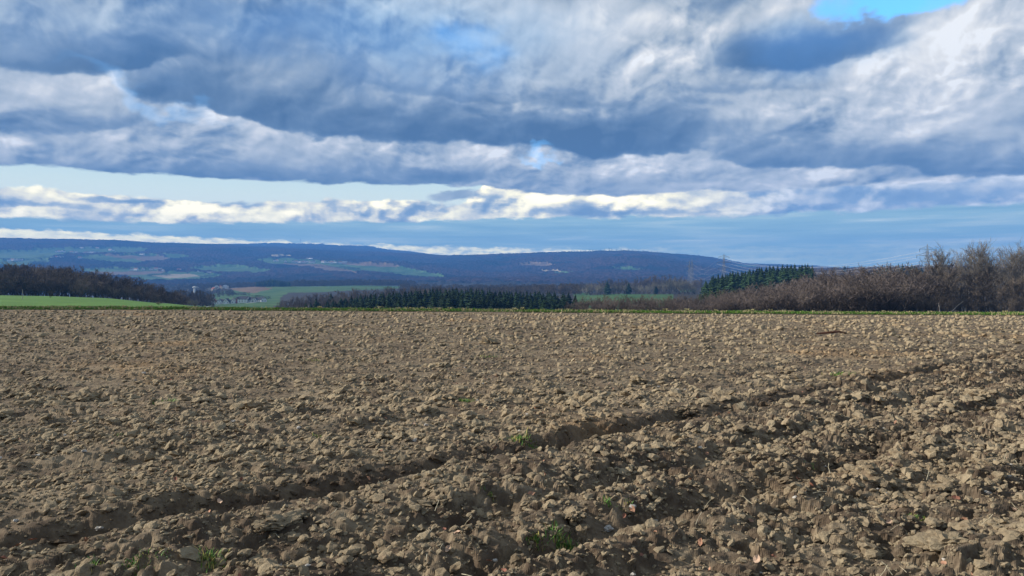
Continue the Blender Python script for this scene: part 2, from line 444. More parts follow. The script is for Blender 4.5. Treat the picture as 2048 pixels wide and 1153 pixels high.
# ------------------------------------------------------------------ materials of the land
def soil_col(k, bs):
    p = pos(k)
    n = k.noise(p, 1.1, 6, 0.65); n2 = k.noise(p, 9.0, 5, 0.7); n3 = k.noise(p, 0.16, 4, 0.55)
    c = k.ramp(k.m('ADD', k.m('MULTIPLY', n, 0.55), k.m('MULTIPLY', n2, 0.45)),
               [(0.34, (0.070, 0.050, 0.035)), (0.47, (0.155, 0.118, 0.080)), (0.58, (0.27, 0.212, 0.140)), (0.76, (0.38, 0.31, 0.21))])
    x, y, z = k.sep(p)
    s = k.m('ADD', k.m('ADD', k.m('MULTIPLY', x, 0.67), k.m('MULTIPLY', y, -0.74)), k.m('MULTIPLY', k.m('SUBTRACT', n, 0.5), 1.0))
    damp_shade = None
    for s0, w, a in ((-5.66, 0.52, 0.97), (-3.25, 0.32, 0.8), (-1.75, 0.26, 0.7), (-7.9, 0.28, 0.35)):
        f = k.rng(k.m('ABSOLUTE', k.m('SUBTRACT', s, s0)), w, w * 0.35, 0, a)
        damp_shade = f if damp_shade is None else k.m('MAXIMUM', damp_shade, f)
    damp_shade = k.m('MULTIPLY', damp_shade, k.rng(n2, 0.25, 0.6, 1.0, 0.6))
    turned_shade = k.m('MULTIPLY', k.rng(s, -7.5, -4.5, 0.25, 1.0), k.rng(k.noise(p, 5.0, 5, 0.65), 0.42, 0.58, 0.0, 0.68))   # damp fresh soil, darkened further to paint shade into gaps between clods
    damp_shade = k.m('MAXIMUM', damp_shade, turned_shade)
    c = k.mix(damp_shade, c, (0.056, 0.039, 0.028, 1))
    c = k.mix(k.rng(n3, 0.52, 0.74, 0, 0.34), c, (0.40, 0.235, 0.105, 1))       # ochre patches
    c = k.mix(k.rng(k.noise(p, 2.3, 5, 0.7), 0.60, 0.76, 0, 0.30), c, (0.26, 0.14, 0.10, 1))
    fine = k.noise(p, 60.0, 6, 0.7)
    bump(k, bs, fine, 0.012, 0.8)
    return k.mix(k.rng(fine, 0.3, 0.7, 0.14, 0.0), c, (0.08, 0.055, 0.04, 1))


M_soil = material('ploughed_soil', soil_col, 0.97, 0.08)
M_verge = material('verge_ground', two_tone((0.055, 0.095, 0.024), (0.19, 0.165, 0.08), 0.7, lo=.4, hi=.6, detail=7), 0.95)
M_meadow = material('young_crop', two_tone((0.050, 0.125, 0.020), (0.100, 0.205, 0.036), 0.11, lo=.3, hi=.7, detail=9), 0.9)
M_past = material('far_pasture', two_tone((0.030, 0.085, 0.020), (0.070, 0.125, 0.035), 0.012, detail=5), 0.95)
M_brown = material('far_plough', two_tone((0.12, 0.078, 0.045), (0.17, 0.115, 0.065), 0.02, detail=6), 0.95)
M_pale = material('far_stubble', two_tone((0.24, 0.20, 0.12), (0.33, 0.27, 0.17), 0.02, detail=6), 0.95)


def hill_wood(k, bs):
    p = pos(k); n = k.noise(p, 0.0016, 5, 0.6); n2 = k.noise(p, 0.035, 5, 0.7)
    c = k.mix(k.rng(n, 0.42, 0.58), (0.020, 0.017, 0.020, 1), (0.052, 0.030, 0.026, 1))
    xx = k.sep(p)[0]
    c = k.mix(k.m('MULTIPLY', k.rng(xx, -600, 400), 0.35), c, (0.075, 0.036, 0.026, 1))
    c = k.mix(k.rng(k.noise(p, 0.0035, 4, 0.6), 0.55, 0.62, 0, 0.85), c, (0.006, 0.012, 0.010, 1))
    return k.mix(k.rng(n2, 0.35, 0.7, 0.0, 0.55), c, (0.014, 0.012, 0.014, 1))


M_hillwood = material('far_wood_cover', hill_wood, 1.0, 0.0)
M_floor = material('woodland_floor', two_tone((0.020, 0.018, 0.012), (0.045, 0.036, 0.024), 0.15), 0.95)
M_track = material('farm_track', lambda k, b: (0.36, 0.36, 0.34))

# ------------------------------------------------------------------ ploughed field, real relief
NEAR, VERGE = 2.4, 66.0
half = 0.80                                     # tangent of half the width that is built finely
cols = 680
u = np.linspace(-half, half, cols)
wing = half + np.cumsum(np.linspace(.008, .07, 48)); u = np.concatenate([-wing[::-1], u, wing])
ds = list(np.geomspace(0.9, NEAR, 36))
while ds[-1] < VERGE + 0.6: ds.append(ds[-1] * (1 + 1.9 * 1.95 / 745.0) )
ds = np.array(ds); U, D = np.meshgrid(u, ds)
X = U * D; Y = D.copy()
s_ax = 0.67 * X - 0.74 * Y; t_ax = 0.74 * X + 0.67 * Y


def soil_height(X, Y, fine=True):
    s_ax = 0.67 * X - 0.74 * Y; t_ax = 0.74 * X + 0.67 * Y
    wob = fbm(t_ax / 1.5, s_ax / 2.5, 21, 4) * 0.34 + fbm(t_ax / .35, s_ax / .35, 23, 2) * 0.10
    s = s_ax + wob
    near = sstep(-6.6, -4.6, s)
    q_ = s + 5.62
    h = -0.165 * np.clip(0.95 + 1.1 * fbm(t_ax / 1.2, s_ax, 37, 3), 0.5, 1.25) * sstep(-0.48, -0.10, q_) * sstep(0.45, -0.05, q_) + 0.10 * np.exp(-((s + 4.98) / 0.34) ** 2)
    q_ = s + 3.25
    brk = np.clip(0.65 + 2.2 * fbm(t_ax / 1.7, s_ax / 1.7, 29, 3), 0.1, 1.3)
    h += -0.075 * brk * sstep(-0.36, -0.10, q_) * sstep(0.38, -0.06, q_) + 0.05 * np.exp(-((s + 2.8) / 0.25) ** 2)
    q_ = s + 1.75
    h += -0.06 * (1.35 - brk) * sstep(-0.32, -0.08, q_) * sstep(0.34, -0.06, q_) + 0.05 * np.exp(-((s + 1.35) / 0.2) ** 2)
    h += -0.05 * np.exp(-((s + 7.9) / 0.28) ** 2) - 0.05 * np.exp(-((s + 0.5) / 0.16) ** 2) - 0.05 * np.exp(-((s + 4.2) / 0.14) ** 2)
    h += 0.028 * np.sin(s * 2 * math.pi / 0.78 + 2.2 * fbm(t_ax / 2.2, s_ax / 2.2, 33, 2)) * (0.25 + 0.75 * near)
    h += fbm(X / 1.6, Y / 1.6, 41, 3) * 0.07 + fbm(X / 7.0, Y / 7.0, 43, 2) * 0.10 * sstep(6, 16, Y)
    amp = 0.75 + 0.65 * near + 0.5 * np.clip(fbm(X / 1.1, Y / 1.1, 47, 2), -0.6, 0.8)
    amp = np.maximum(amp, 0.3)
    wx = fbm(X / 0.16, Y / 0.16, 51, 3); wy = fbm(X / 0.16, Y / 0.16, 57, 3)
    for sc, a, sd in ((0.62, 0.050, 61), (0.27, 0.032, 67), (0.14, 0.012, 73)):
        rx = (X * 0.93 + Y * 0.36) / sc / 1.25 + wx * 0.5; ry = (-X * 0.36 + Y * 0.93) / sc + wy * 0.5
        f1, f2, bi, bj, ox, oy = worley(rx, ry, sd)
        r = hsh(bi, bj, sd + 1); tx = hsh(bi, bj, sd + 2) - 0.5; ty = hsh(bi, bj, sd + 3) - 0.42
        edge = sstep(0.0, 0.36, f2 - f1)
        cell = (r ** 1.7) * edge + (tx * ox + ty * oy) * 0.9 * edge - 0.35 * (1 - edge)
        h += cell * a * amp
    return h


def field_z(X, Y): return ground(X, Y) + soil_height(X, Y) * sstep(VERGE + 0.5, VERGE - 16, Y) + 0.035 - 0.10 * sstep(30, 60, Y)


Z = field_z(X, Y)
idx = np.arange(U.size).reshape(U.shape)
F4 = np.stack([idx[:-1, :-1], idx[:-1, 1:], idx[1:, 1:], idx[1:, :-1]], -1).reshape(-1, 4)
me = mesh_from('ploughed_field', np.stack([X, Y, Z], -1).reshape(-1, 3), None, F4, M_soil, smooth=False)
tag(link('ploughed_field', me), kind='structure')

# ------------------------------------------------------------------ the land beyond and around
px_f = np.concatenate([np.linspace(-400, -60, 60)[:-1], np.linspace(-60, 2108, 1120), np.linspace(2108, 2500, 60)[1:]])
dl = [66.0]
while dl[-1] < 9300:
    d = dl[-1]
    dl.append(d * (1.02 if d < 1000 else 1.012 if d < 2600 else 1.0052 if d < 6050 else 1.012))
dl = np.array(dl)
PX, DD = np.meshgrid(px_f, dl)
X = (PX - CX) / F * DD; Y = DD; Zb = ground(X, Y)
YP = HY - (Zb - EYE) / DD * F                    # where each point shows from the eye
wob1 = fbm(X / 60, Y / 60, 201, 3); wob2 = fbm(X / 200, Y / 350, 203, 3)


def inpoly(px, py, poly):
    ins = np.zeros(px.shape, bool); n = len(poly)
    for i in range(n):
        x0, y0 = poly[i]; x1, y1 = poly[(i + 1) % n]
        c = ((y0 > py) != (y1 > py)) & (px < (x1 - x0) * (py - y0) / ((y1 - y0) if y1 != y0 else 1e-9) + x0)
        ins ^= c
    return ins


FAR_FIELDS = [  # (material, outline on the far slope)
    (3, [(-80, 505), (60, 503), (110, 509), (100, 519), (40, 520), (-80, 517)]),
    (3, [(-80, 524), (60, 521), (92, 520), (96, 528), (40, 533), (-80, 531)]),
    (3, [(60, 500), (130, 498), (260, 497), (300, 500), (270, 508), (150, 508), (110, 512)]),
    (3, [(160, 513), (300, 510), (330, 516), (270, 527), (220, 525), (150, 518)]),
    (4, [(205, 511), (270, 512), (300, 518), (250, 519)]),
    (4, [(285, 512), (350, 515), (330, 522), (290, 524), (270, 520)]),
    (3, [(330, 510), (385, 515), (350, 519), (330, 515)]),
    (3, [(140, 541), (260, 538), (330, 541), (300, 545), (170, 544)]),
    (4, [(170, 544), (330, 543), (320, 550), (250, 555), (200, 552)]),
    (3, [(245, 553), (330, 546), (400, 548), (440, 552), (430, 560), (300, 565), (280, 561)]),
    (3, [(375, 538), (430, 533), (480, 534), (540, 543), (520, 548), (440, 546), (400, 542)]),
    (5, [(300, 552), (380, 548), (400, 553), (340, 558)]),
    (5, [(540, 513), (575, 512), (580, 515), (550, 516)]),
    (3, [(510, 520), (560, 519), (720, 528), (800, 537), (880, 552), (885, 560), (800, 552), (700, 543), (620, 536), (540, 530)]),
    (4, [(555, 527), (640, 529), (700, 541), (710, 549), (660, 544), (610, 534)]),
    (4, [(680, 526), (790, 531), (800, 536), (730, 533), (690, 530)]),
    (3, [(700, 533), (760, 534), (830, 545), (820, 552), (740, 546), (705, 541)]),
    (4, [(1035, 531), (1060, 527), (1095, 528), (1105, 532), (1080, 534), (1045, 534)]),
    (5, [(1080, 542), (1115, 543), (1122, 545), (1085, 544)]),
    (3, [(1120, 545), (1145, 548), (1130, 551), (1100, 547)]),
    (3, [(1225, 537), (1260, 538), (1290, 543), (1250, 544)]),
    (3, [(1475, 532), (1512, 532), (1508, 536), (1470, 535)]),
]
MID_FIELDS = [
    (3, [(505, 577), (600, 571), (700, 569), (815, 570), (815, 577), (700, 581), (640, 585), (575, 586), (556, 600), (540, 602), (512, 597), (456, 597), (420, 590), (440, 584)]),
    (3, [(425, 589), (470, 583), (560, 588), (560, 604), (490, 602), (430, 601)]),
    (4, [(459, 575), (500, 574), (545, 577), (530, 581), (505, 587), (478, 584), (462, 580)]),
    (3, [(380, 603), (410, 610), (440, 606), (530, 603), (560, 604), (560, 622), (380, 622)]),
    (3, [(1146, 586), (1175, 586), (1180, 592), (1240, 588), (1320, 591), (1340, 595), (1300, 612), (1148, 612)]),
    (3, [(1355, 578), (1390, 577), (1388, 584), (1360, 585)]),
    (3, [(1500, 532), (1560, 530), (1640, 536), (1600, 541), (1500, 540)]),
]
cls = np.full(PX.shape, 6)                        # 6: woodland floor
cls[DD > 2700] = 7                                # 7: far woods
for m, poly in FAR_FIELDS:
    cls[(DD > 2700) & (DD < 5900) & inpoly(PX + wob1 * 9, YP + wob1 * 1.3, poly)] = m
for m, poly in MID_FIELDS:
    cls[(DD > 850) & (DD < 2300) & inpoly(PX + wob1 * 4, YP + wob1 * 0.8, poly)] = m
cls[(DD < 330) & (PX < 440 + wob1 * 20)] = 2
cls[(DD < 1300) & (DD >= 330) & (PX > 395) & (PX < 545) & (DD > 500)] = 3
cls[DD < 112] = 2
cls[(DD < 76 + wob1 * 3)] = 1
cls[(DD > 500) & (DD < 1000) & (PX > 1150) & (PX < 1345) & (DD < 930)] = 3
# woods on the far hills stand above the fields: canopy relief
canopy = np.where(cls == 7, 1.0, 0.0)
cn = vnoise(X / 17, Y / 17, 301) * 7 + vnoise(X / 45, Y / 60, 303) * 9 + vnoise(X / 8, Y / 8, 305) * 4
ridge_taper = sstep(5600, 6000, DD) * sstep(6800, 6200, DD)
Z = Zb + canopy * (9 + cn * (1 - 0.45 * ridge_taper))
Z = Z - 0.02
idx = np.arange(PX.size).reshape(PX.shape)
F4 = np.stack([idx[:-1, :-1], idx[:-1, 1:], idx[1:, 1:], idx[1:, :-1]], -1).reshape(-1, 4)
fc = cls[:-1, :-1].ravel()
VV = np.stack([X, Y, Z], -1).reshape(-1, 3)


def submesh(name, sel, mat, kind='structure', label=None, smooth=True):
    f = F4[sel]; used, inv = np.unique(f.ravel(), return_inverse=True)
    me = mesh_from(name, VV[used], None, inv.reshape(-1, 4), mat, smooth=smooth)
    return tag(link(name, me), label, None, None, kind)


submesh('verge', fc == 1, M_verge)
submesh('meadow', fc == 2, M_meadow)
submesh('pasture', fc == 3, M_past)
submesh('brown_field', fc == 4, M_brown)
submesh('stubble_field', fc == 5, M_pale)
submesh('ground', fc == 6, M_floor)
hw = submesh('wooded_hills', fc == 7, M_hillwood, smooth=False)

# land to the sides and behind, out to the edge
rr = np.array([0, 1.2, 3, 8, 20, 45, 66, 110, 200, 400, 800, 1600, 3200, 6400, 9000.]); aa = np.linspace(0, 2 * math.pi, 97)
RR, AA = np.meshgrid(rr, aa); X = RR * np.sin(AA); Y = RR * np.cos(AA)
Zs = np.where(Y > 0, ground(X, Y), 0.0) - 0.16 - RR * 0.004 - 0.30 * ((Y > 0.8) & (RR < 66))
front = (Y > 0) & (np.abs(X) < 0.95 * Y) & (RR > 20)
Zs = np.where(front, Zs - 25 - RR * 0.02, Zs)
Zs = np.minimum(Zs, 60)
idx = np.arange(X.size).reshape(X.shape)
Fs = np.stack([idx[:-1, :-1], idx[1:, :-1], idx[1:, 1:], idx[:-1, 1:]], -1).reshape(-1, 4)
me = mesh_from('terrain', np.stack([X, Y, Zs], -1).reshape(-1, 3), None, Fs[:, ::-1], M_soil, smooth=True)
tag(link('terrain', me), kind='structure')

# pale track in front of the village
pts = [drop(px, py, 560, 1250) for px, py in ((404, 615.5), (430, 613), (458, 611), (488, 608), (510, 606), (532, 603.5))]
V = []; Fq = []
for i, (x, y, z) in enumerate(pts): V += [(x, y - 9, ground(np.array([x]), np.array([y - 9.]))[0] + 0.3), (x, y + 9, ground(np.array([x]), np.array([y + 9.]))[0] + 0.6)]
for i in range(len(pts) - 1): Fq.append((2 * i, 2 * i + 2, 2 * i + 3, 2 * i + 1))
tag(link('track', mesh_from('track', V, None, Fq, M_track)), kind='structure')

# ------------------------------------------------------------------ clods of earth lying on the field
def ico(sub):
    t = (1 + 5 ** 0.5) / 2
    V = [(-1, t, 0), (1, t, 0), (-1, -t, 0), (1, -t, 0), (0, -1, t), (0, 1, t), (0, -1, -t), (0, 1, -t), (t, 0, -1), (t, 0, 1), (-t, 0, -1), (-t, 0, 1)]
    Fc = [(0, 11, 5), (0, 5, 1), (0, 1, 7), (0, 7, 10), (0, 10, 11), (1, 5, 9), (5, 11, 4), (11, 10, 2), (10, 7, 6), (7, 1, 8), (3, 9, 4), (3, 4, 2), (3, 2, 6), (3, 6, 8), (3, 8, 9), (4, 9, 5), (2, 4, 11), (6, 2, 10), (8, 6, 7), (9, 8, 1)]
    V = [np.array(v, float) / np.linalg.norm(v) for v in V]
    for _ in range(sub):
        cache = {}; nf = []
        def mid(a, b):
            k = (min(a, b), max(a, b))
            if k not in cache:
                m = V[a] + V[b]; V.append(m / np.linalg.norm(m)); cache[k] = len(V) - 1
            return cache[k]
        for a, b, c in Fc:
            x, y, z = mid(a, b), mid(b, c), mid(c, a); nf += [(a, x, z), (b, y, x), (c, z, y), (x, y, z)]
        Fc = nf
    return np.array(V), np.array(Fc)


def clod_shapes(n, sub, seed):
    V, Fc = ico(sub); r = np.random.RandomState(seed); out = []
    for k in range(n):
        ax = r.normal(size=(7, 3)); ax /= np.linalg.norm(ax, axis=1)[:, None]
        rad = np.ones(len(V))
        for a in ax:                                   # broken faces: cut by random planes
            dcut = r.uniform(0.55, 0.9); dot = V @ a
            rad = np.where(dot > dcut * 0.999, np.minimum(rad, dcut / np.maximum(dot, 1e-3)), rad)
        rad = rad * (r.uniform(0.70, 1.28, len(V)) if sub < 2 else 1.0)
        S = V * rad[:, None]
        S[:, 2] = np.where(S[:, 2] > 0, S[:, 2] * 0.70, S[:, 2] * 0.5)
        S[:, 0] *= r.uniform(1.0, 1.45); S[:, 2] *= r.choice([0.8, 1.0, 1.2])
        out.append(S)
    return np.array(out), Fc


def rotm(rz, rx, ry):
    cz, sz, cx, sx, cy, sy = np.cos(rz), np.sin(rz), np.cos(rx), np.sin(rx), np.cos(ry), np.sin(ry)
    n = len(rz); Rz = np.zeros((n, 3, 3)); Rx = np.zeros((n, 3, 3)); Ry = np.zeros((n, 3, 3))
    Rz[:, 0, 0] = cz; Rz[:, 0, 1] = -sz; Rz[:, 1, 0] = sz; Rz[:, 1, 1] = cz; Rz[:, 2, 2] = 1
    Rx[:, 1, 1] = cx; Rx[:, 1, 2] = -sx; Rx[:, 2, 1] = sx; Rx[:, 2, 2] = cx; Rx[:, 0, 0] = 1
    Ry[:, 0, 0] = cy; Ry[:, 0, 2] = sy; Ry[:, 2, 0] = -sy; Ry[:, 2, 2] = cy; Ry[:, 1, 1] = 1
    return Ry @ Rx @ Rz


def scatter_clods(name, n, d0, d1, smin, kpx, sub, seed, power=2.0, lift=0.22, clear=0.95):
    r = np.random.RandomState(seed)
    d = d0 * (d1 / d0) ** r.uniform(0, 1, n); x = r.uniform(-0.86, 0.86, n) * d
    s = np.maximum(smin, kpx * d) * (0.55 + 1.9 * r.uniform(0, 1, n) ** power * 1.0)
    s = np.minimum(s, 0.30 + 0.04 * r.uniform(0, 1, n)) if sub == 0 else s
    sx = 0.67 * x - 0.74 * d
    furrow = np.exp(-((sx + 5.66) / 0.42) ** 2) + 0.6 * np.exp(-((sx + 3.25) / 0.2) ** 2) + 0.6 * np.exp(-((sx + 1.75) / 0.18) ** 2)
    patch = fbm(x / 0.9, d / 0.9, 91, 3)
    keep = (r.uniform(0, 1, n) > furrow * clear) & ((clear > -1) | (furrow > 0.25)) & (patch + r.uniform(-0.35, 0.35, n) > -0.28)
    d, x, s = d[keep], x[keep], s[keep]; n = len(d)
    z = field_z(x, d)
    shapes, Fc = clod_shapes(28, sub, seed + 1)
    k = r.randint(0, 28, n)
    Rm = rotm(r.uniform(0, 6.283, n), r.normal(0.05, 0.34, n), r.normal(-0.22, 0.34, n))
    S = shapes[k] * s[:, None, None] * 0.5
    P = np.einsum('nij,nvj->nvi', Rm, S)
    P[:, :, 0] += x[:, None]; P[:, :, 1] += d[:, None]; P[:, :, 2] += (z + s * lift * 0.5)[:, None]
    nv = shapes.shape[1]
    FF = (Fc[None] + (np.arange(n) * nv)[:, None, None]).reshape(-1, 3)
    me = mesh_from(name, P.reshape(-1, 3), FF, None, M_clod, smooth=False)
    return tag(link(name, me), kind='stuff')


def clod_col(k, bs):
    p = pos(k); n = k.noise(p, 3.0, 5, 0.65); n2 = k.noise(p, 22.0, 5, 0.7)
    c = k.ramp(k.m('ADD', k.m('MULTIPLY', n, 0.6), k.m('MULTIPLY', n2, 0.4)),
               [(0.30, (0.165, 0.124, 0.082)), (0.46, (0.27, 0.212, 0.138)), (0.62, (0.355, 0.287, 0.188)), (0.80, (0.46, 0.385, 0.265))])
    c = k.mix(k.rng(k.noise(p, 0.16, 4, 0.55), 0.52, 0.74, 0, 0.34), c, (0.44, 0.26, 0.115, 1))
    c = k.mix(k.rng(k.noise(p, 2.3, 5, 0.7), 0.60, 0.76, 0, 0.35), c, (0.28, 0.15, 0.105, 1))
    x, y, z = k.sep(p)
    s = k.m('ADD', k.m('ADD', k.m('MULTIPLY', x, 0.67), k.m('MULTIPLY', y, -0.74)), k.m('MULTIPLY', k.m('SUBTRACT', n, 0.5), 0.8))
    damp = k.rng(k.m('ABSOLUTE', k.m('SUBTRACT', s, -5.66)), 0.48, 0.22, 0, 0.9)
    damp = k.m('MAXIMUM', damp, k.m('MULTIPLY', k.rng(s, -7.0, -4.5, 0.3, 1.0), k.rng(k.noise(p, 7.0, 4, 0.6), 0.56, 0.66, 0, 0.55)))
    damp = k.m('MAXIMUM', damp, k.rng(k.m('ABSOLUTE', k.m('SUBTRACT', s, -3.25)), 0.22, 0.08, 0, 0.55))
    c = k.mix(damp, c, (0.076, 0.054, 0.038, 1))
    bump(k, bs, k.noise(p, 45.0, 6, 0.72), 0.02, 1.0)
    return c


M_clod = material('dry_clods', clod_col, 0.97, 0.06)
scatter_clods('soil_clods', 6500, 2.9, 12.0, 0.042, 0.0078, 1, 5, 3.2)
scatter_clods('soil_clods', 15000, 2.9, 14.0, 0.026, 0.0050, 0, 15, 2.6)
scatter_clods('soil_crumbs', 16000, 2.9, 9.0, 0.016, 0.0036, 0, 25, 2.2, clear=0.25)
scatter_clods('soil_clods', 2500, 1.3, 3.2, 0.036, 0.006, 0, 35, 2.6)
scatter_clods('soil_crumbs', 9000, 4.0, 20.0, 0.020, 0.0042, 0, 29, 2.2, clear=-3.0)
scatter_clods('soil_clods', 31000, 5.5, 63.0, 0.040, 0.0040, 0, 9, 3.4)

BIG = [  # px, py, width, label
    (1540, 918, .34, 'largest dark clod with an overhanging top, right of centre, beside a patch of straw'),
    (1366, 826, .36, 'jagged clod sitting in the dark wheel furrow right of the middle'),
    (880, 735, .55, 'wide low clod standing alone in the middle of the field, left of centre'),
    (982, 686, .75, 'double clod furthest out in the middle of the field'),
    (366, 738, .42, 'low dark clod left of the middle near an ochre patch'),
    (170, 800, .40, 'rounded clod at the left of the field'),
    (1150, 1035, .22, 'upright pale slab of earth above the brightest grass tuft'),
    (1890, 1090, .30, 'crumbly pale clod with a peaked top near the lower right corner'),
    (560, 1050, .34, 'long pale smooth clod on the ridge at lower left'),
    (1275, 765, .45, 'pale clod in the middle distance right of centre'),
    (880, 1000, .20, 'pale lump on the ridge just below the dark furrow'),
    (1955, 795, .40, 'dark clod with a broken side close to the right edge'),
]


def ground_hit(px, py):
    d = np.linspace(2.6, 66, 2500); x = (px - CX) / F * d
    yy = HY - (field_z(x, d) - EYE) / d * F
    i = int(np.argmin(np.abs(yy - py))); return float(x[i]), float(d[i])


shapes2, F2 = clod_shapes(12, 3, 77)
for i, (px, py, w, lab) in enumerate(BIG):
    x, d = ground_hit(px, py)
    S = shapes2[i].copy()
    nn = fbm(S[:, 0] * 2.3 + i * 7, S[:, 1] * 2.3 + S[:, 2] * 1.7, 400 + i, 3); nm = np.abs(fbm(S[:, 0] * 5 + i * 3, S[:, 2] * 6 + S[:, 1] * 3, 430 + i, 2))
    S *= (1 + 0.75 * nn - 0.6 * nm)[:, None] * w * 0.36 * np.array([[1.25, 1.0, 0.8]])
    me = mesh_from('soil_clod', S, F2, None, M_clod, smooth=False)
    z = float(field_z(np.array([x]), np.array([d]))[0])
    tag(link('soil_clod', me, None, (x, d, z + w * 0.05), rotz=i * 1.3), lab, 'clod', 'large clods on the ploughed field')

# ------------------------------------------------------------------ trees
def tube_mesh(name, segs, sides, mat):
    A = np.array(segs, float)                       # n x 8: p0 p1 r0 r1
    p0, p1, r0, r1 = A[:, :3], A[:, 3:6], A[:, 6], A[:, 7]
    d = p1 - p0; L = np.linalg.norm(d, axis=1); d = d / np.maximum(L, 1e-6)[:, None]
    up = np.where(np.abs(d[:, 2:3]) > 0.9, np.array([[1., 0, 0]]), np.array([[0, 0, 1.]]))
    a = np.cross(d, up); a /= np.linalg.norm(a, axis=1)[:, None]; b = np.cross(d, a)
    th = np.arange(sides) * 2 * math.pi / sides
    ring = np.cos(th)[None, :, None] * a[:, None] + np.sin(th)[None, :, None] * b[:, None]
    V = np.concatenate([p0[:, None] + ring * r0[:, None, None], p1[:, None] + ring * r1[:, None, None]], 1)
    n = len(A); base = (np.arange(n) * 2 * sides)[:, None]
    i = np.arange(sides); j = (i + 1) % sides
    Fq = np.stack([base + i, base + j, base + sides + j, base + sides + i], -1).reshape(-1, 4)
    return mesh_from(name, V.reshape(-1, 3), None, Fq, mat, smooth=False)


def limb(r, p, d, L, r0, nseg, up, wob):
    segs = []; pts = [p]; q = p.copy(); dd = d / np.linalg.norm(d)
    for i in range(nseg):
        dd = dd + r.normal(0, wob, 3) + np.array([0, 0, up]); dd /= np.linalg.norm(dd)
        q2 = q + dd * L / nseg; ra = r0 * (1 - i / nseg * 0.8); rb = r0 * (1 - (i + 1) / nseg * 0.8)
        segs.append((*q, *q2, ra, rb)); q = q2; pts.append(q)
    return segs, pts, dd


def side_dir(r, d, ang):
    v = r.normal(size=3); v -= d * (v @ d); v /= np.linalg.norm(v) + 1e-9
    return d * math.cos(ang) + v * math.sin(ang)


def bare_tree(seed, H=20, spread=6.5, first=0.28, n=(9, 5, 5, 4), tr=0.38, twig=0.028, stems=1, up=0.10, ang=0.85):
    r = np.random.RandomState(seed); wood = []; twigs = []
    for s in range(stems):
        if stems == 1: d0 = np.array([r.normal(0, .04), r.normal(0, .04), 1.0]); p0 = np.zeros(3); HH = H * 0.86
        else:
            a = r.uniform(0, 6.28); lean = r.uniform(0.05, 0.62); d0 = np.array([math.cos(a) * lean, math.sin(a) * lean, 1.0])
            p0 = np.array([math.cos(a), math.sin(a), 0]) * r.uniform(0, spread * 0.35); HH = H * r.uniform(0.55, 0.92)
        seg, pts, _ = limb(r, p0, d0, HH, tr / math.sqrt(stems), 7, 0.02, 0.07 if stems == 1 else 0.12); wood += seg
        for b in range(n[0]):
            f = first + (0.97 - first) * (b + r.uniform(0, 1)) / n[0]
            i = min(int(f * 7), 6); P = pts[i] + (pts[i + 1] - pts[i]) * (f * 7 - i)
            D = side_dir(r, (pts[i + 1] - pts[i]) / np.linalg.norm(pts[i + 1] - pts[i]), ang * r.uniform(0.65, 1.2) * (1.05 - 0.45 * f))
            prof = math.sqrt(max(0.30, 1 - abs((f - 0.58) / 0.62) ** 2.4))
            L1 = spread * r.uniform(0.8, 1.15) * prof; R1 = tr * 0.42 * (1 - f * 0.6) / math.sqrt(stems)
            seg, p1, _ = limb(r, P, D, L1, R1, 4, up, 0.13); wood += seg
            for c in range(n[1]):
                g1 = 0.25 + 0.75 * (c + r.uniform(0, 1)) / n[1]; i1 = min(int(g1 * 4), 3)
                P2 = p1[i1] + (p1[i1 + 1] - p1[i1]) * (g1 * 4 - i1); D2 = p1[i1 + 1] - p1[i1]; D2 /= np.linalg.norm(D2)
                D2 = side_dir(r, D2, r.uniform(0.4, 0.9)); L2 = L1 * r.uniform(0.34, 0.55)
                seg, p2, _ = limb(r, P2, D2, L2, max(R1 * 0.4, twig * 1.5), 2, up * 1.4, 0.15); twigs += seg
                for e in range(n[2]):
                    g2 = 0.15 + 0.85 * (e + r.uniform(0, 1)) / n[2]; i2 = min(int(g2 * 2), 1)
                    P3 = p2[i2] + (p2[i2 + 1] - p2[i2]) * (g2 * 2 - i2); D3 = p2[i2 + 1] - p2[i2]; D3 /= np.linalg.norm(D3)
                    D3 = side_dir(r, D3, r.uniform(0.35, 0.9)) + np.array([0, 0, 0.25]); D3 /= np.linalg.norm(D3); L3 = L2 * r.uniform(0.35, 0.65)
                    E = P3 + D3 * L3; twigs.append((*P3, *E, twig * 1.1, twig * 0.6))
                    for h in range(n[3]):
                        P4 = P3 + D3 * L3 * r.uniform(0.2, 1); D4 = side_dir(r, D3, r.uniform(0.3, 0.8)) + np.array([0, 0, 0.2])
                        twigs.append((*P4, *(P4 + D4 * L3 * r.uniform(0.4, 0.8)), twig * 0.8, twig * 0.35))
    return wood, twigs


